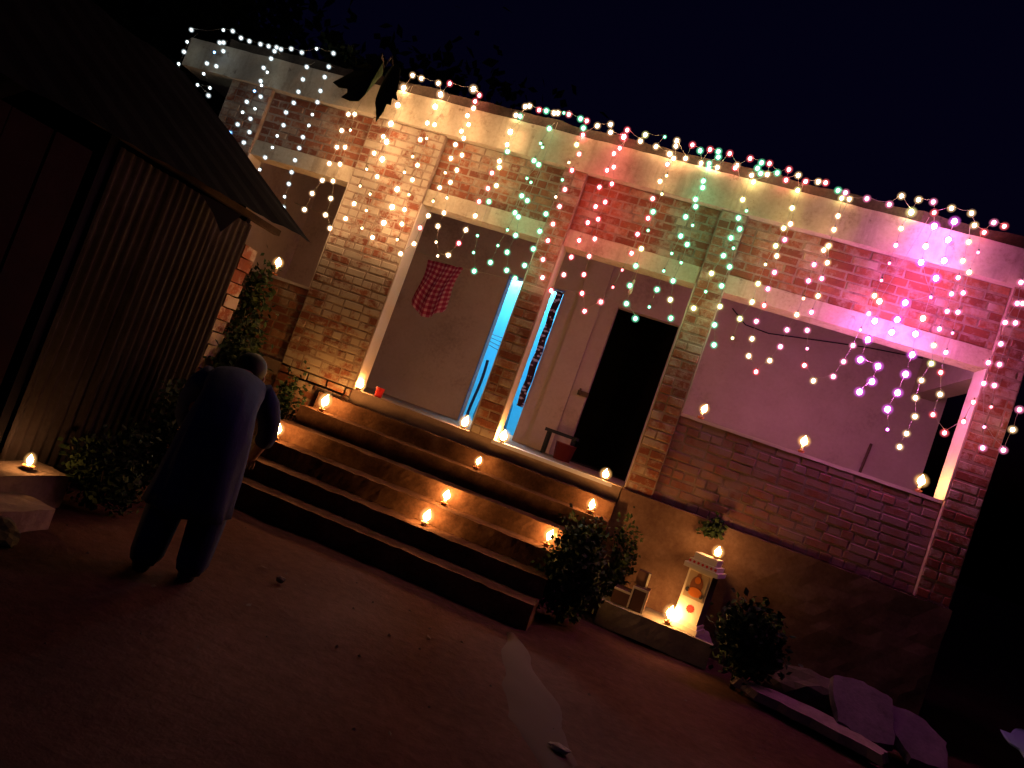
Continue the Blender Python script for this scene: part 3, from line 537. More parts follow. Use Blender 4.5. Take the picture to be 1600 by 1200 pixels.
# lace curtain strip on the right jamb of the cyan room door
LACE = M('plum_lace', rough=0.9); v, g = pos(LACE, (9, 9, 22)); vor = nd(LACE, 'ShaderNodeTexVoronoi'); vor.inputs['Scale'].default_value = 1.0; lk(LACE, v, vor.inputs['Vector'])
out_col(LACE, ramp(LACE, vor.outputs[0], [(0.28, (0.42, 0.28, 0.32)), (0.40, (0.05, 0.02, 0.035))]))
bm = bmesh.new(); row = []
for j in range(31):
    z = 3.17 - j * (3.17 - 1.60) / 30
    row.append([bm.verts.new((1.292 + .019 * k + .006 * math.sin(j * .9), 1.962 - .02 * (k % 2) - .01 * math.sin(j * .4 + k), z)) for k in range(6)])
for a, b in zip(row, row[1:]):
    for k in range(5):
        f = bm.faces.new((a[k], a[k + 1], b[k + 1], b[k])); f.smooth = True
bmesh.ops.solidify(bm, geom=bm.faces[:], thickness=.004)
tag(obj('door_curtain', bm, LACE), 'narrow dark lace curtain drawn to the right side of the lit doorway', 'curtain')
# things in the cyan room
bm = bmesh.new()
for i in range(4): tube(bm, [(-.15, 4.2, 2.62 - .05 * i), (.25, 4.1, 2.60 - .07 * i), (.62, 4.0, 2.66 - .05 * i)], .006, 5)
tag(obj('room_cord', bm, BLACK), 'dark cords strung across the lit cyan room', 'cord')
bm = bmesh.new(); bmesh.ops.create_icosphere(bm, subdivisions=3, radius=1.0)
for v_ in bm.verts:
    p = v_.co.copy(); v_.co = Vector((p.x * .12 * (1 + .25 * noise.noise(p * 2)), p.y * .08, p.z * .20 * (1 + .3 * noise.noise(p * 1.7 + Vector((3, 0, 0))))))
o = obj('cloth_bag', bm, M('navy_bag', (.02, .04, .09)), smooth=True, loc=(.60, 3.4, 2.32)); tag(o, 'dark blue bag hanging in the lit cyan room', 'bag')
bm = bmesh.new(); lathe(bm, [(0, 0), (.24, 0), (.27, .1), (.25, .45), (.16, .62), (.18, .72), (0, .73)], 16)
o = obj('storage_drum', bm, M('teal_drum', (.03, .13, .2), .5), loc=(.74, 3.2, ZF + .002)); tag(o, 'dark teal storage drum standing in the lit cyan room', 'drum')
bm = bmesh.new(); row = []
for j in range(16):
    z = 2.05 - j * .86 / 15
    row.append([bm.verts.new(((.648 + .012 * k) + .012 * math.sin(j * .35), 2.20 + .018 * (k % 2), z)) for k in range(4)])
for a, b in zip(row, row[1:]):
    for k in range(3): bm.faces.new((a[k], a[k + 1], b[k + 1], b[k])).smooth = True
bmesh.ops.solidify(bm, geom=bm.faces[:], thickness=.004)
tag(obj('hanging_garment', bm, M('grey_garment', (.05, .07, .12), .9)), 'dark grey garment hanging low at the left side of the lit doorway', 'garment')
# red cup on the doorway floor
bm = bmesh.new(); lathe(bm, [(0, .004), (.036, .004), (.036, 0), (.038, 0), (.046, .10), (.048, .102), (.043, .10), (.035, .012), (0, .012)], 18)
o = obj('red_cup', bm, REDPLASTIC, loc=(.265, .07, ZF + .002)); tag(o, 'small red plastic cup on the floor edge of the left doorway', 'cup')
# stool with a red tub beside the dark doorway, and a wooden peg block on its jamb
sl = empty('wooden_stool', (2.04, 1.55, ZF), label='low dark wooden stool beside the dark doorway', cat='stool')
boxes('seat', [(-.2, .2, -.13, .13, .27, .31)], BLACK, sl)
for sx in (-.17, .14):
    for sy in (-.11, .08): boxes('leg', [(sx, sx + .03, sy, sy + .03, .002, .27)], BLACK, sl)
bm = bmesh.new(); lathe(bm, [(0, 0), (.10, 0), (.125, .2), (.13, .2), (.12, .19), (.10, .02), (0, .02)], 16)
tag(obj('red_tub', bm, M('dull_red_plastic', (.09, .012, .018), .6), loc=(2.16, 1.28, ZF + .002)), 'dull red tub on the floor in front of the dark doorway', 'tub')
bm = bmesh.new(); box(bm, -.12, 0.02, -.05, 0, -.03, .03); tube(bm, [(-.09, -.05, -.02), (-.09, -.10, 0), (-.09, -.10, .05)], .014, 6)
o = obj('coat_peg', bm, WOOD, loc=(2.11, 1.995, 2.02)); tag(o, 'dark wooden peg block on the wall beside the dark doorway', 'peg')
# lemon-and-chilli charm hanging from the lintel
bm = bmesh.new(); tube(bm, [(0, 0, 0), (0, 0, -.1)], .002, 5); lathe(bm, [(0, -.17), (.013, -.15), (.013, -.12), (0, -.10)], 10); lathe(bm, [(0, -.275), (.018, -.25), (.02, -.21), (.008, -.18), (0, -.172)], 10)
o = obj('door_charm', bm, M('pale_charm', (.65, .5, .36), .5), loc=(2.395, .12, ZL + .0)); tag(o, 'pale drop shaped charm hanging from the right doorway lintel', 'charm')
# stick leaning on the back wall seen through the wide window
bm = bmesh.new(); tube(bm, [(5.28, 1.75, ZF), (5.42, 1.96, 2.55)], .016, 8)
tag(obj('wooden_stick', bm, WOOD), 'thin wooden stick leaning on the veranda wall behind the wide window', 'stick')

bm = bmesh.new(); tube(bm, [(3.45, 1.985, 3.62), (3.66, 1.985, 3.47), (3.95, 1.985, 3.45), (4.55, 1.985, 3.55), (5.05, 1.985, 3.63), (5.9, 1.985, 3.72)], .007, 5)
tag(obj('wall_cable', bm, BLACK), 'thin dark cable sagging along the veranda wall behind the wide window', 'cable')

# ------------------------------------------------------------------ candles
bm = bmesh.new(); lathe(bm, [(0, 0), (.02, .004), (.031, .022), (.034, .03), (.031, .03), (.02, .012), (0, .01)], 14); me_dish = bpy.data.meshes.new('clay_dish'); bm.to_mesh(me_dish); bm.free(); me_dish.materials.append(M('clay', (.3, .12, .06), .85))
def wax_mesh(h):
    bm = bmesh.new(); lathe(bm, [(0, .011), (.0125, .011), (.0125, h - .004), (.010, h), (.004, h - .003), (0, h - .004)], 12); tube(bm, [(0, 0, h - .005), (.001, 0, h + .010)], .0015, 5)
    me = bpy.data.meshes.new('wax'); bm.to_mesh(me); bm.free(); me.materials.append(WAX); return me
FL = {}
def flame_mesh(s, e, mantle):
    bm = bmesh.new(); lathe(bm, [(0, 0), (.014 * s, .004 * s), (.023 * s, .018 * s), (.024 * s, .032 * s), (.016 * s, .050 * s), (.007 * s, .064 * s), (0, .078 * s)], 14)
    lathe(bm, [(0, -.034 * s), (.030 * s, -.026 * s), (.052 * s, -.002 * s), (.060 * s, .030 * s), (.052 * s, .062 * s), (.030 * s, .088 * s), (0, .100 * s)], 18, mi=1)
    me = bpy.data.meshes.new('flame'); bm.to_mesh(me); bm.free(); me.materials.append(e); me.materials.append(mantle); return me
FLAME_GLOW = halo('flame_mantle', (1.0, .50, .15), 2.6, .45)  # soft glow round each flame, painted as a shining shell
for key, s, st_ in (('s', .9, 220.), ('n', 1.15, 300.), ('b', 1.28, 360.), ('x', 1.42, 420.)): FL[key] = flame_mesh(s, emit('flame_' + key, (1.0, .46, .13), st_), FLAME_GLOW)
def candle(x, y, z, top, lv, label):
    h = max(.03, top - z - .058)
    t = empty('candle', (x, y, z), label=label, cat='candle', group='lit candles set out for the festival')
    link('dish', me_dish, t); link('wax', wax_mesh(h), t)
    fo = link('flame', FL[lv], t, (0, 0, h + .004)); k = rnd.uniform(.82, 1.12)
    fo.scale = (k * rnd.uniform(.85, 1.1), k, k * rnd.uniform(.85, 1.1)); fo.rotation_euler = (rnd.uniform(-.2, .2), rnd.uniform(-.2, .2), rnd.uniform(0, 6))
for (x, y, z, top, lv, label) in CANDLES: candle(x, y, z, top, lv, label)

# ------------------------------------------------------------------ fairy lights
COLS = {'C': (.80, .95, 1.0), 'W': (1.0, .57, .26), 'R': (1.0, .07, .10), 'P': (1.0, .20, .20), 'G': (.18, 1.0, .50), 'Y': (.95, .85, .30), 'V': (1.0, .19, .42), 'M': (.90, .10, .86), 'U': (.15, .45, 1.0)}
LEVEL = {'d': 9.0, 'n': 92.0, 'b': 150.0, 's': 42.0, 'r': 55.0}
RAD = {'d': .0115, 'n': .0150, 'b': .020, 's': .0085, 'r': .0150}
CAP = M('bulb_cap', (.05, .09, .05), .5)
BM = {}
def bulb_mesh(c, l):
    if (c, l) in BM: return BM[c, l]
    col = COLS[c]; k = LEVEL[l]
    k *= {'C': .8, 'W': 1.1, 'G': .45, 'M': 2.1, 'R': .9, 'P': .5, 'V': .65, 'Y': .7}.get(c, 1.0)
    r = RAD[l]
    core_col = tuple(.94 * x + .06 for x in col)
    bm = bmesh.new(); bmesh.ops.create_icosphere(bm, subdivisions=2, radius=r)
    for v_ in bm.verts: v_.co.z *= 1.25
    for f in bm.faces: f.material_index = 0; f.smooth = True
    n0 = len(bm.faces)
    bmesh.ops.create_icosphere(bm, subdivisions=3, radius=r * 2.9)  # glow round the core painted as a see-through shining ball
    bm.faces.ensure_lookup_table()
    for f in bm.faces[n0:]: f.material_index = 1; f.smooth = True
    lathe(bm, [(0, r * 1.1), (.007, r * 1.15), (.006, r * 1.15 + .022), (0, r * 1.15 + .024)], 6, mi=2)
    me = bpy.data.meshes.new('bulb'); bm.to_mesh(me); bm.free()
    me.materials.append(emit(f'bulb_core_{c}{l}', core_col, k)); me.materials.append(halo(f'bulb_glow_{c}{l}', tuple(.95 * x + .05 for x in col), 2.2, .40)); me.materials.append(CAP)
    BM[c, l] = me; return me
def wire_pts(ps):
    out = []
    for i, p in enumerate(ps):
        out.append(p)
        if i + 1 < len(ps):
            q = ps[i + 1]; m_ = (p + q) / 2; m_.z -= .06 * (abs(q.x - p.x)); m_.y += .01; out.append(m_)
    return out
for key, items in STRANDS.items():
    lab = SLABEL[key]
    ps = [Vector(t[:3]) for t in items]
    roof = key.startswith('roof')
    top = ps[0]
    t = empty('light_string', top, label=lab, cat='string light', group='fairy lights along the roof edge' if roof else 'fairy light strands hanging from the roof')
    w = [p - top + Vector((0, 0, .022)) for p in ps]
    if not roof:
        w = [Vector((ATOP.get(key, top.x) - top.x, .1, ZT + .05 - top.z))] + w
        if key in LOOPS: w = w + [Vector((ps[-1].x + .05 - top.x, .1, ZT + .05 - top.z))]
    bm = bmesh.new(); tube(bm, wire_pts(w), .0022, 4); obj('wire', bm, WIRE, t)
    for p, it in zip(ps, items): link('bulb', bulb_mesh(it[3], it[4]), t, p - top)

# ------------------------------------------------------------------ shed of corrugated tin, left; its long side runs towards the house
sh = empty('tin_shed', (-1.2, -3.2, 0), label='dark corrugated tin shed with an overhanging gable roof at the left', cat='shed')
shi = Matrix.Translation((1.2, 3.2, 0))
def sp(o): o.parent = sh; o.matrix_parent_inverse = shi; return o
def corrugated(name, y0, y1, x, z0, z1, mat, pitch=.074, amp=.012):
    bm = bmesh.new(); n = int((y1 - y0) / pitch * 8); top = []; bot = []
    for i in range(n + 1):
        y = y0 + (y1 - y0) * i / n; xx = x + amp * math.sin(2 * math.pi * (y - y0) / pitch)
        top.append(bm.verts.new((xx, y, z1 + .008 * noise.noise(Vector((y * 4, 1, 0)))))); bot.append(bm.verts.new((xx, y, z0)))
    for i in range(n): f = bm.faces.new((bot[i], bot[i + 1], top[i + 1], top[i])); f.smooth = True
    bmesh.ops.solidify(bm, geom=bm.faces[:], thickness=.003)
    return obj(name, bm, mat)
for a, c_, dx in ((-3.37, -2.88, 0), (-2.92, -2.44, .016), (-2.48, -2.0, 0)):
    sp(corrugated('tin_sheet', a, c_, -.35 + dx, .08, 2.16, TIN))
sp(boxes('corner_post', [(-.42, -.372, -2.05, -2.0, 0, 2.2)], ROOFTIN))
sp(boxes('corner_post', [(-.44, -.372, -3.44, -3.38, 0, 2.2)], ROOFTIN))
for k in range(6):
    sp(boxes('plank', [(-.39 + .008 * (k % 2), -.36 + .008 * (k % 2), -5.05 + k * .255, -5.05 + k * .255 + .243, .04, 2.05)], TIMBER_RED))
sp(boxes('wall_plate', [(-.42, -.36, -5.2, -1.6, 2.205, 2.255)], WOOD))
sp(boxes('end_wall', [(-3.4, -.43, -2.04, -2.0, 0, 2.25)], ROOFTIN))
bm = bmesh.new()
bm.faces.new([bm.verts.new(c) for c in ((-3.4, -2.02, 2.25), (-.43, -2.02, 2.25), (-.46, -2.02, 2.34), (-1.95, -2.02, 3.26), (-3.4, -2.02, 2.38))]); bmesh.ops.solidify(bm, geom=bm.faces[:], thickness=.03); sp(obj('gable', bm, ROOFTIN))
def roof_plane(x0, z0, x1, z1, drop):
    bm = bmesh.new(); n = 72; rows = []
    d = Vector((x1 - x0, 0, z1 - z0)); nrm = Vector((-d.z, 0, d.x)).normalized()
    if nrm.z < 0: nrm = -nrm
    for i in range(n + 1):
        y = -6.2 + (6.2 - 1.5) * i / n
        rows.append([bm.verts.new(Vector((x0, y, z0 + drop * min(0, y + 1.5))) + d * t + nrm * (.004 * math.sin(2 * math.pi * i / 4) + .016 * noise.noise(Vector((t * 4, y * 2.5, 0))))) for t in (0, .2, .4, .6, .8, 1)])
    for r0, r1 in zip(rows, rows[1:]):
        for k in range(5): bm.faces.new((r0[k], r0[k + 1], r1[k + 1], r1[k]))
    bmesh.ops.solidify(bm, geom=bm.faces[:], thickness=.03)
    return sp(obj('roof', bm, ROOFTIN))
roof_plane(-.12, 2.255, -1.95, 3.40, .05); roof_plane(-3.9, 2.2, -1.97, 3.40, .05)
# loose flap of tin hanging under the eave
bm = bmesh.new(); bm.faces.new([bm.verts.new(c) for c in ((-.16, -2.86, 2.13), (-.16, -2.40, 2.15), (-.19, -2.51, 1.97), (-.18, -2.66, 2.06))]); bmesh.ops.solidify(bm, geom=bm.faces[:], thickness=.004); sp(obj('tin_flap', bm, ROOFTIN))
# two pale stone ledges in front of the shed
tag(rough_box('stone_ledge', -.34, -.08, -4.3, -3.12, 0, .20, STONE, seg=.05, amp=.012), 'pale stone ledge with a candle on it at the foot of the shed', 'ledge')
tag(rough_box('stone_block', -.06, .22, -4.4, -3.46, -.02, .12, STONE, seg=.05, amp=.012, seed=3), 'lower pale stone block in front of the candle ledge', 'block')
# brick post behind the shed
ps_ = empty('brick_post', (-1.12, -.95, 0), label='rough pale brick post between the tin shed and the house', cat='post')
for k in range(17):
    rough_box('brick', -.07 + .02 * math.sin(k * 2.3), .07 + .02 * math.sin(k * 1.7), -.10, .10, .004 + k * .125, .118 + k * .125, BRICK_W, ps_, seg=.06, amp=.010, seed=k)

# ------------------------------------------------------------------ plants
def leaf_cloud(bm, n, centre, rad, size, rr, squash=1.0, clump=9):
    cs = []
    for _ in range(clump):
        d = Vector((rr.gauss(0, 1), rr.gauss(0, 1), rr.gauss(0, 1))).normalized() * rr.uniform(.35, .85)
        cs.append(Vector((d.x * rad[0], d.y * rad[1], d.z * rad[2])))
    for _ in range(n):
        c = rr.choice(cs); s = .42
        p = Vector(centre) + c + Vector((rr.gauss(0, s * rad[0] * .55), rr.gauss(0, s * rad[1] * .55), rr.gauss(0, s * rad[2] * .55)))
        if p.z < .02: p.z = .02 + rr.random() * .05
        d = Vector((rr.gauss(0, 1), rr.gauss(0, 1), rr.gauss(.3, .8))).normalized(); e = d.orthogonal().normalized(); e = (Matrix.Rotation(rr.uniform(0, 6.28), 3, d) @ e)
        L_ = size * rr.uniform(.6, 1.3); W_ = L_ * .33
        q = [bm.verts.new(p), bm.verts.new(p + d * L_ * .5 + e * W_), bm.verts.new(p + d * L_ + e.cross(d) * L_ * .12), bm.verts.new(p + d * L_ * .5 - e * W_)]
        bm.faces.new(q)
def shrub(loc, rad, n, size, seed, label, cat='shrub', mat=None, zc=None, name='shrub', stems=6):
    rr = random.Random(seed); t = empty(name, loc, label=label, cat=cat)
    zc = rad[2] * 1.0 if zc is None else zc
    bm = bmesh.new(); leaf_cloud(bm, n, (0, 0, zc), rad, size, rr); o = obj('foliage', bm, mat or LEAF, t)
    bm = bmesh.new()
    for k in range(stems):
        e = Vector((rr.uniform(-.7, .7) * rad[0], rr.uniform(-.7, .7) * rad[1], zc + rad[2] * rr.uniform(.1, .7)))
        tube(bm, [(e.x * .1, e.y * .1, 0), (e.x * .5, e.y * .4, e.z * .5), e], [.012, .008, .004], 5)
    obj('stem', bm, BARK, t); return t
shrub((2.86, -1.0, 0), (.27, .25, .44), 3600, .055, 11, 'feathery green bush at the right end of the steps')
shrub((4.30, -.78, 0), (.27, .25, .38), 2400, .06, 12, 'dark leafy bush to the right of the shrine post', mat=LEAF_D)
shrub((-.02, -2.92, 0), (.24, .28, .27), 1700, .05, 13, 'low dark bush at the foot of the tin shed beside the candle ledge', mat=LEAF_D)
shrub((-.05, -2.35, 0), (.22, .26, .46), 1700, .06, 14, 'dark bush against the far end of the tin shed', mat=LEAF_D)
shrub((-1.02, -.72, 0), (.34, .28, .80), 2800, .07, 15, 'tall shadowy shrub between the tin shed and the house', mat=LEAF_D)
shrub((-1.30, -.32, 0), (.38, .2, .93), 2200, .07, 16, 'leafy shrub below the left window sill', mat=LEAF)
shrub((-.45, -.30, 0), (.16, .14, .55), 700, .055, 17, 'small plant against the left pillar beside the steps', mat=LEAF_D)
shrub((3.86, -.12, 1.0), (.14, .08, .12), 260, .05, 18, 'small weed growing on the plinth above the shrine post', cat='plant', mat=LEAF_D, name='weed', stems=3)
shrub((3.15, -.22, 0), (.16, .12, .45), 700, .05, 19, 'sparse plant growing between the steps and the shrine ledge', cat='plant', name='plant')
# vine on the roof with two big lobed leaves hanging before the beam
vn = empty('roof_vine', (-1.0, .6, ZT + .12), label='vine on the roof with two big dark lobed leaves over the beam', cat='vine')
bm = bmesh.new()
base_l = Vector((.18, -.92, -.10))
tube(bm, [(-.9, .6, 0), (-.5, .2, .14), (-.1, -.4, .2), (.10, -.86, .12), base_l], [.018, .016, .012, .010, .008], 6)
tube(bm, [(-.1, -.4, .2), (.2, -.82, .14), (.31, -.92, -.02)], .008, 6); obj('stem', bm, BARK, vn)
def lobed(pts, base, name):
    bm = bmesh.new(); c = bm.verts.new(base); ring = [bm.verts.new(Vector(base) + Vector((x, -.02 + .10 * (x * x + z * z) ** .5 * .6 + .02 * math.sin(9 * x + 7 * z), z))) for x, z in [(1.1 * x, 1.1 * z) for x, z in pts]]
    for a, b in zip(ring, ring[1:] + ring[:1]): bm.faces.new((c, a, b))
    bmesh.ops.recalc_face_normals(bm, faces=bm.faces[:]); bmesh.ops.solidify(bm, geom=bm.faces[:], thickness=.003)
    return obj(name, bm, LEAF_D, vn, smooth=False)
lobed([(.0, .10), (-.10, .16), (-.19, .12), (-.14, .04), (-.30, -.02), (-.25, -.06), (-.44, -.21), (-.36, -.245), (-.27, -.235), (-.255, -.27), (-.30, -.33), (-.20, -.345), (-.10, -.33), (-.045, -.26), (-.02, -.12)], base_l, 'leaf')
lobed([(.02, .04), (.08, .0), (.115, -.10), (.14, -.21), (.125, -.25), (.165, -.31), (.12, -.30), (.13, -.37), (.085, -.37), (.075, -.44), (.02, -.55), (-.015, -.44), (-.045, -.38), (-.05, -.34), (-.035, -.2), (-.02, -.06)], (.31, -.92, -.02), 'leaf')
rr = random.Random(31); bm = bmesh.new(); leaf_cloud(bm, 420, (-.75, -.1, .22), (.38, .25, .20), .10, rr); obj('foliage', bm, LEAF_D, vn)
# night trees behind the house
def tree(loc, h, rad, seed, label):
    rr = random.Random(seed); t = empty('dark_tree', loc, label=label, cat='tree', group='trees standing dark behind the house')
    bm = bmesh.new(); tube(bm, [(0, 0, -.1), (.1, 0, h * .35), (.0, .1, h * .7)], [.22, .16, .08], 9)
    for k in range(7):
        an = rr.uniform(0, 6.28); z = h * rr.uniform(.35, .65); tube(bm, [(.05, 0, z), (math.cos(an) * rad * .5, math.sin(an) * rad * .5, z + h * .15), (math.cos(an) * rad * .85, math.sin(an) * rad * .85, z + h * .2)], [.07, .045, .02], 6)
    obj('trunk', bm, BARK, t)
    bm = bmesh.new(); leaf_cloud(bm, 5000, (0, 0, h * .68), (rad, rad, h * .34), .32, rr, clump=26); obj('crown', bm, LEAF_D, t)
tree((-3.5, 9, 0), 9.5, 3.4, 41, 'tall dark tree rising behind the left end of the house')
tree((-9, 6, 0), 9, 3.4, 42, 'broad dark tree beyond the far left of the house')
tree((-6.5, 1.5, 0), 7, 2.2, 43, 'smaller dark tree close to the left end wall of the house')

# ------------------------------------------------------------------ shrine ledge on the right
tag(rough_box('cement_ledge', 3.12, 4.10, -.55, -.05, 0, .21, CEMENT, seg=.05, amp=.008, seed=5), 'low cement ledge at the wall foot carrying the white shrine post', 'ledge')
sb = empty('shrine_post', (3.87, -.34, .212), R(-20), label='white shrine post with a painted tile and a flared cap on the cement ledge', cat='shrine')
boxes('base', [(-.13, .13, -.13, .13, 0, .045), (-.118, .118, -.118, .118, .045, .075)], WHITE, sb)
boxes('shaft', [(-.105, .105, -.105, .105, .075, .52)], [WHITE], sb)
boxes('side_panel', [(.1055, .1075, -.1, .1, .08, .515)], M('dark_side', (.05, .035, .03)), sb)
boxes('cap', [(-.15, .15, -.15, .15, .52, .56), (-.125, .125, -.125, .125, .56, .60), (-.10, .10, -.10, .10, .60, .66)], [WHITE], sb)
ORANGE = M('orange_print', (.55, .16, .03), .4); BROWN = M('brown_print', (.22, .08, .04), .4); REDP = M('red_paint', (.55, .04, .03), .6)
def disc(bm, cx, cz, rx, rz, y, n=18, mi=0, wob=0.0):
    vs_ = [bm.verts.new((cx + rx * (1 + wob * (k % 2)) * math.cos(2 * math.pi * k / n), y, cz + rz * (1 + wob * (k % 2)) * math.sin(2 * math.pi * k / n))) for k in range(n)]
    f = bm.faces.new(vs_); f.material_index = mi
bm = bmesh.new(); box(bm, -.088, .088, -.110, -.1055, .275, .505)
bm.faces.ensure_lookup_table()
disc(bm, .0, .40, .055, .075, -.1115, mi=1); disc(bm, .005, .335, .062, .04, -.1130, mi=2); disc(bm, .0, .44, .026, .03, -.1130, mi=2); disc(bm, .0, .475, .02, .028, -.1122, mi=1); disc(bm, -.062, .34, .02, .02, -.1130, mi=3); disc(bm, .065, .32, .016, .02, -.1130, mi=3)
obj('painted_tile', bm, [M('tile_ground', (.36, .27, .18), .3), BROWN, ORANGE, M('dark_print', (.05, .05, .06), .4)], sb)
bm = bmesh.new(); disc(bm, .01, .19, .030, .030, -.1075, 20, 0, .22); obj('flower_mark', bm, REDP, sb)
bm = bmesh.new()
for k in range(7): disc(bm, -.115 + k * .038, .580, .012, .012, -.1272, 8)
obj('cap_marks', bm, REDP, sb)
# small stepped block with white painted edges
sk = empty('step_block', (3.36, -.36, .212), R(-6), label='small dark stepped block with whitewashed edges beside the bush', cat='block')
DB = M('dark_brick', (.10, .05, .04), .9)
for q_ in [(-.16, -.002, -.10, .10, 0, .13), (.0, .13, -.10, .10, 0, .20), (-.02, .09, .02, .10, .202, .33)]: boxes('block', [q_], DB, sk)
for q_ in [(-.16, -.012, -.106, -.1005, .112, .13), (-.012, .002, -.106, -.1005, .0, .2), (-.012, .13, -.108, -.1002, .182, .202), (.114, .132, -.1065, -.1005, 0, .18), (.075, .092, .012, .0195, .2, .33)]: boxes('white_edging', [q_], WHITE, sk)

# ------------------------------------------------------------------ stone heap, bottom right
def slab(name, pts, zs, thick, mat, label, cat, seed, amp=.014):
    """an irregular broken slab: outline (x, y), height per corner, real thickness"""
    bm = bmesh.new(); n = len(pts); out = []; rr = random.Random(seed)
    for k in range(n):
        a = Vector((*pts[k], zs[k])); b = Vector((*pts[(k + 1) % n], zs[(k + 1) % n]))
        for i in range(5):
            p = a.lerp(b, i / 5); p += Vector((rr.uniform(-1, 1), rr.uniform(-1, 1), rr.uniform(-.3, .3))) * amp; out.append(p)
    c = sum(out, Vector()) / len(out)
    nr = Vector()
    for k in range(len(out)): nr += (out[k] - c).cross(out[(k + 1) % len(out)] - c)
    nr.normalize()
    out = [p - nr * ((p - c).dot(nr)) * .85 for p in out]
    m = len(out)
    top = [bm.verts.new(c.lerp(p, .97)) for p in out]; rim = [bm.verts.new(p - nr * .012) for p in out]; bot = [bm.verts.new(c.lerp(p, .95) - nr * thick) for p in out]
    bm.faces.new(top)
    for k in range(m):
        j = (k + 1) % m
        bm.faces.new((rim[k], rim[j], top[j], top[k])); bm.faces.new((bot[k], bot[j], rim[j], rim[k]))
    bm.faces.new(bot[::-1]); bmesh.ops.recalc_face_normals(bm, faces=bm.faces[:])
    return tag(obj(name, bm, mat), label, cat)
slab('broken_slab', [(4.25, -.86), (4.62, -.82), (5.02, -.90), (5.36, -1.18), (5.26, -1.30), (4.80, -1.12), (4.42, -1.02)], [.05, .06, .06, .04, .03, .04, .04], .07, STONE, 'long pale broken slab lying on the ground at the lower right', 'slab', 61)
slab('flat_stone', [(4.98, -.62), (5.22, -.58), (5.45, -.66), (5.42, -1.0), (5.18, -1.06), (5.0, -.98)], [.33, .36, .34, .06, .04, .08], .07, SLATE, 'purple grey flat stone tilted on the heap, left of the two', 'stone', 62)
slab('flat_stone', [(5.40, -.60), (5.66, -.60), (5.84, -.76), (5.78, -1.02), (5.52, -1.04), (5.44, -.9)], [.28, .27, .19, .05, .04, .12], .07, SLATE, 'purple grey flat stone tilted on the heap, right of the two', 'stone', 63)
slab('pale_sheet', [(6.55, .05), (6.85, .22), (7.3, .2), (7.3, -.28), (6.9, -.3), (6.7, -.2)], [.34, .38, .36, .1, .1, .22], .02, M('pale_blue_sheet', (.30, .45, .52), .6), 'pale blue sheet lying crumpled at the right edge', 'sheet', 64, .03)
def rock(loc, s, seed, label, mat=ROCK, name='rock', flat=.6):
    rr = random.Random(seed); bm = bmesh.new(); bmesh.ops.create_icosphere(bm, subdivisions=3, radius=1.0); o_ = Vector((seed * 3.3, 0, 0))
    for v_ in bm.verts:
        p = v_.co.copy(); k = 1 + .35 * noise.noise(p * 1.3 + o_) + .12 * noise.noise(p * 4 + o_); v_.co = Vector((p.x * s[0], p.y * s[1], p.z * s[2])) * k
    return tag(obj(name, bm, mat, loc=loc), label, 'rock')
rock((5.0, -.36, .08), (.42, .22, .20), 71, 'dark rock at the back of the stone heap below the window wall')
rock((5.55, -.30, .06), (.36, .2, .16), 72, 'low dark rock at the right end of the stone heap')
rock((1.27, -2.74, .015), (.03, .025, .02), 73, 'tiny dark pebble on the bare yard before the steps')
rock((3.17, -3.28, .025), (.055, .03, .015), 74, 'small pale chip of stone on the ground beside the cement strip', STONE)
rock((.20, -3.80, .03), (.16, .12, .07), 75, 'dark clod on the ground left of the person')
rock((.02, -4.02, .02), (.2, .1, .05), 76, 'flat dark clod nearest the left edge')

bm = bmesh.new(); rr = random.Random(91)
for _ in range(160):
    x, y = rr.uniform(-1, 6.5), rr.uniform(-5.2, -1.0)
    if -.4 < x < 2.8 and y > -1.9: continue
    s = rr.uniform(.004, .014); c = Vector((x, y, s * .3))
    if rr.random() < .6:
        q = [bm.verts.new(c + Vector((rr.uniform(.7, 1.2) * s * a, rr.uniform(.7, 1.2) * s * b_, rr.uniform(.4, .8) * s * c_))) for a, b_, c_ in ((1, 0, 0), (0, 1, 0), (-1, 0, 0), (0, -1, 0), (0, 0, 1.2))]
        for k in range(4): bm.faces.new((q[k], q[(k + 1) % 4], q[4]))
    else:
        an = rr.uniform(0, 6.28); u = Vector((math.cos(an), math.sin(an), .1)) * s * 2.2; w = Vector((-math.sin(an), math.cos(an), .2)) * s
        q = [bm.verts.new(c + t_) for t_ in (-u + Vector((0, 0, .004)), w, u, -w)]; bm.faces.new(q)
tag(obj('leaf_litter', bm, ROCK), 'pebbles and dry leaf bits scattered on the bare yard', 'litter', kind='stuff')

# ------------------------------------------------------------------ person bending forward
def skin(name, joints, edges, mat, parent=None, sub=2, root=0):
    me = bpy.data.meshes.new(name); me.from_pydata([Vector(j[:3]) for j in joints], edges, [])
    me.update(); ob = bpy.data.objects.new(name + '_tmp', me); COL.objects.link(ob)
    mo = ob.modifiers.new('skin', 'SKIN')
    for i, j in enumerate(joints):
        d = me.skin_vertices[0].data[i]; d.radius = (j[3], j[4] if len(j) > 4 else j[3]); d.use_root = (i == root)
    mo.use_smooth_shade = True
    sb_ = ob.modifiers.new('sub', 'SUBSURF'); sb_.levels = sub; sb_.render_levels = sub
    dg = bpy.context.evaluated_depsgraph_get(); m2 = bpy.data.meshes.new_from_object(ob.evaluated_get(dg))
    bpy.data.objects.remove(ob); m2.name = name; m2.materials.clear(); m2.materials.append(mat)
    for p in m2.polygons: p.use_smooth = True
    return link(name, m2, parent)
PX, PY = .95, -3.42
pe = empty('person', (PX, PY, 0), R(32), label='person in navy clothes bending forward towards the steps', cat='person')
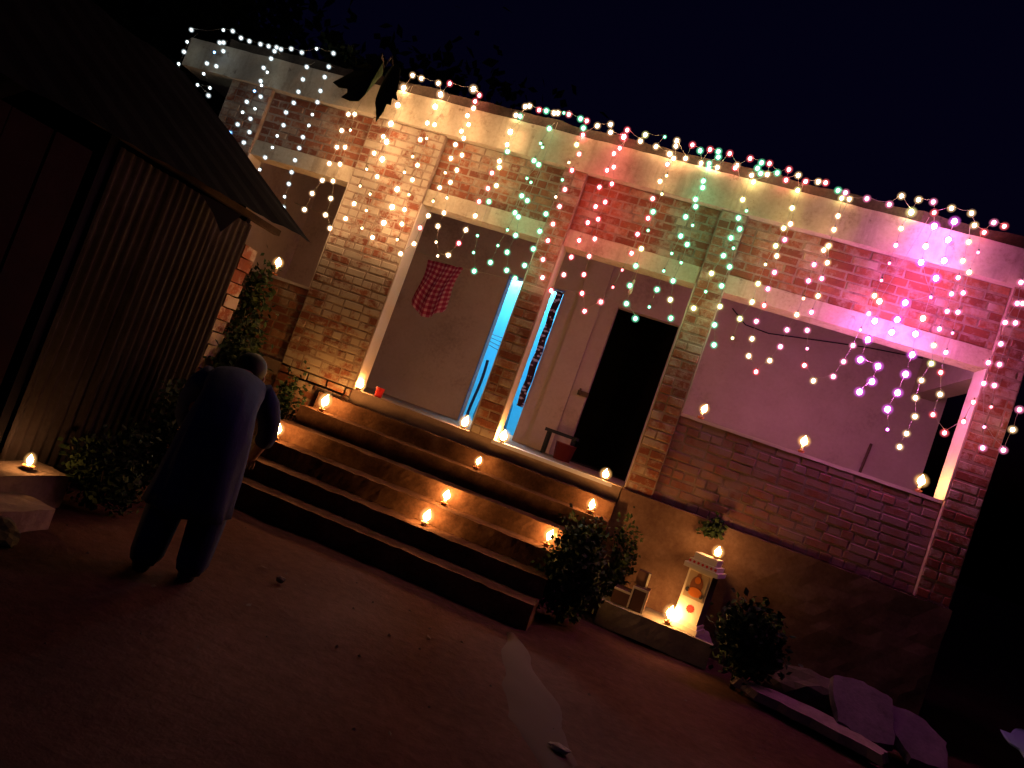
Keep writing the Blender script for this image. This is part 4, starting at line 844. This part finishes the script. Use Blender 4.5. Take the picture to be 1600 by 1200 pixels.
J = [(0, 0, .86, .13, .11), (.0, .20, .97, .125, .10), (.0, .40, 1.05, .13, .10), (.015, .50, 1.10, .055), (.025, .55, 1.125, .055), (.035, .63, 1.145, .088), (.035, .72, 1.125, .078), (.035, .77, 1.085, .05),
     (-.17, .40, 1.03, .055), (-.22, .50, .80, .042), (-.12, .66, .62, .030), (-.10, .71, .57, .026),
     (.19, .42, 1.03, .055), (.27, .52, .82, .042), (.24, .70, .66, .030), (.23, .75, .62, .026),
     (-.10, -.02, .80, .09), (-.11, .09, .45, .062), (-.12, .0, .10, .042), (-.12, .06, .04, .042), (-.12, .19, .03, .034),
     (.10, -.02, .80, .09), (.11, .08, .45, .062), (.11, .0, .10, .042), (.11, .06, .04, .042), (.11, .19, .03, .034)]
E_ = [(0, 1), (1, 2), (2, 3), (3, 4), (4, 5), (5, 6), (6, 7), (2, 8), (8, 9), (9, 10), (10, 11), (2, 12), (12, 13), (13, 14), (14, 15), (0, 16), (16, 17), (17, 18), (18, 19), (19, 20), (0, 21), (21, 22), (22, 23), (23, 24), (24, 25)]
for hx, hy, hz in ((-.10, .71, .57), (.23, .75, .62)):
    base = 11 if hx < 0 else 15
    for k, (dx, l) in enumerate(((-.026, .055), (-.009, .068), (.009, .064), (.026, .05))):
        i0 = len(J); J += [(hx + dx, hy + .035, hz - .03, .0085), (hx + dx * 1.15, hy + .035 + l * .5, hz - .06, .008), (hx + dx * 1.1, hy + .03 + l * .65, hz - .06 - l * .5, .007)]
        E_ += [(base, i0), (i0, i0 + 1), (i0 + 1, i0 + 2)]
    sx = 1 if hx < 0 else -1
    i0 = len(J); J += [(hx + sx * .035, hy + .012, hz - .015, .010), (hx + sx * .048, hy + .035, hz - .04, .008)]; E_ += [(base, i0), (i0, i0 + 1)]
skin('body', J, E_, SKIN, pe)
def loft(bm, spine, n=28, folds=0.0, cap=True):
    """rings of ellipses along a bent spine: (x, y, z, half width, half depth)"""
    rings = []
    for i, s in enumerate(spine):
        a, c = spine[max(i - 1, 0)], spine[min(i + 1, len(spine) - 1)]
        d = (Vector(c[:3]) - Vector(a[:3])).normalized(); ux = Vector((1, 0, 0)); ux = (ux - d * ux.dot(d)).normalized(); uy = d.cross(ux)
        fo = folds * (1 - i / (len(spine) - 1)) ** 1.5
        ring = []
        for k in range(n):
            t_ = 2 * math.pi * k / n; w = 1 + fo * math.sin(6 * t_ + 1.3 * i * .4) + .5 * fo * math.sin(11 * t_ + 2) + .03 * noise.noise(Vector((math.cos(t_) * 2, math.sin(t_) * 2, s[2] * 7 + s[1] * 5)))
            ring.append(bm.verts.new(Vector(s[:3]) + ux * (s[3] * w * math.cos(t_)) + uy * (s[4] * w * math.sin(t_))))
        rings.append(ring)
    for r0, r1 in zip(rings, rings[1:]):
        for k in range(n): bm.faces.new((r0[k], r0[(k + 1) % n], r1[(k + 1) % n], r1[k])).smooth = True
    if cap: bm.faces.new(rings[0][::-1]); bm.faces.new(rings[-1])
bm = bmesh.new()
for s in (-1, 1): loft(bm, [(s * .115, .02, .085, .070, .075), (s * .115, .01, .12, .082, .085), (s * .112, .05, .30, .092, .098), (s * .105, .06, .45, .10, .105), (s * .085, -.01, .72, .10, .11)], 18, .05)
obj('trousers', bm, NAVY2, pe, smooth=True)
bm = bmesh.new()
loft(bm, [(0, .0, .40, .215, .165), (0, -.01, .48, .205, .16), (0, -.025, .60, .195, .158), (0, -.03, .72, .185, .155), (0, -.015, .82, .175, .145), (0, .035, .90, .165, .132), (0, .12, .965, .158, .122), (0, .22, 1.01, .160, .118), (0, .32, 1.045, .170, .112), (0, .40, 1.07, .172, .10), (.005, .455, 1.085, .125, .082), (.01, .50, 1.10, .062, .062)], 30, .07)
for s, pts in ((-1, [(-.13, .40, 1.06), (-.185, .43, 1.00), (-.215, .48, .90), (-.215, .52, .80), (-.19, .56, .75)]), (1, [(.13, .40, 1.06), (.20, .43, 1.0), (.245, .48, .91), (.265, .52, .82), (.26, .57, .77)])):
    tube(bm, pts, [.085, .075, .066, .060, .058], 16)
obj('tunic', bm, NAVY, pe, smooth=True)
for sx in (-.12, .11): skin('shoe', [(sx, -.03, .06, .054), (sx, .06, .045, .052), (sx, .20, .035, .044)], [(0, 1), (1, 2)], BLACK, pe)
bm = bmesh.new(); bmesh.ops.create_icosphere(bm, subdivisions=3, radius=1)
for v_ in bm.verts:
    p = v_.co.copy(); v_.co = Vector((p.x * .098, p.y * .112 - .0, p.z * .10)) * (1 + .04 * noise.noise(p * 5))
    if p.y > .35 and p.z < .25: v_.co *= .78
obj('hair', bm, HAIR, pe, smooth=True, loc=(.035, .625, 1.17))
bm = bmesh.new(); lathe(bm, [(0, -.018), (.012, -.012), (.016, 0), (.010, .012), (0, .016)], 8, (.035, .80, 1.085)); obj('nose', bm, SKIN, pe)
bm = bmesh.new()
for s in (-.03, .03): lathe(bm, [(0, -.008), (.008, 0), (0, .008)], 8, (.035 + s, .795, 1.12))
obj('eyes', bm, M('eye', (.02, .015, .012), .3), pe)
bm = bmesh.new()
for s in (-1, 1): lathe(bm, [(0, -.03), (.012, -.015), (.014, .01), (0, .03)], 8, (.035 + s * .09, .65, 1.125))
obj('ears', bm, SKIN, pe)
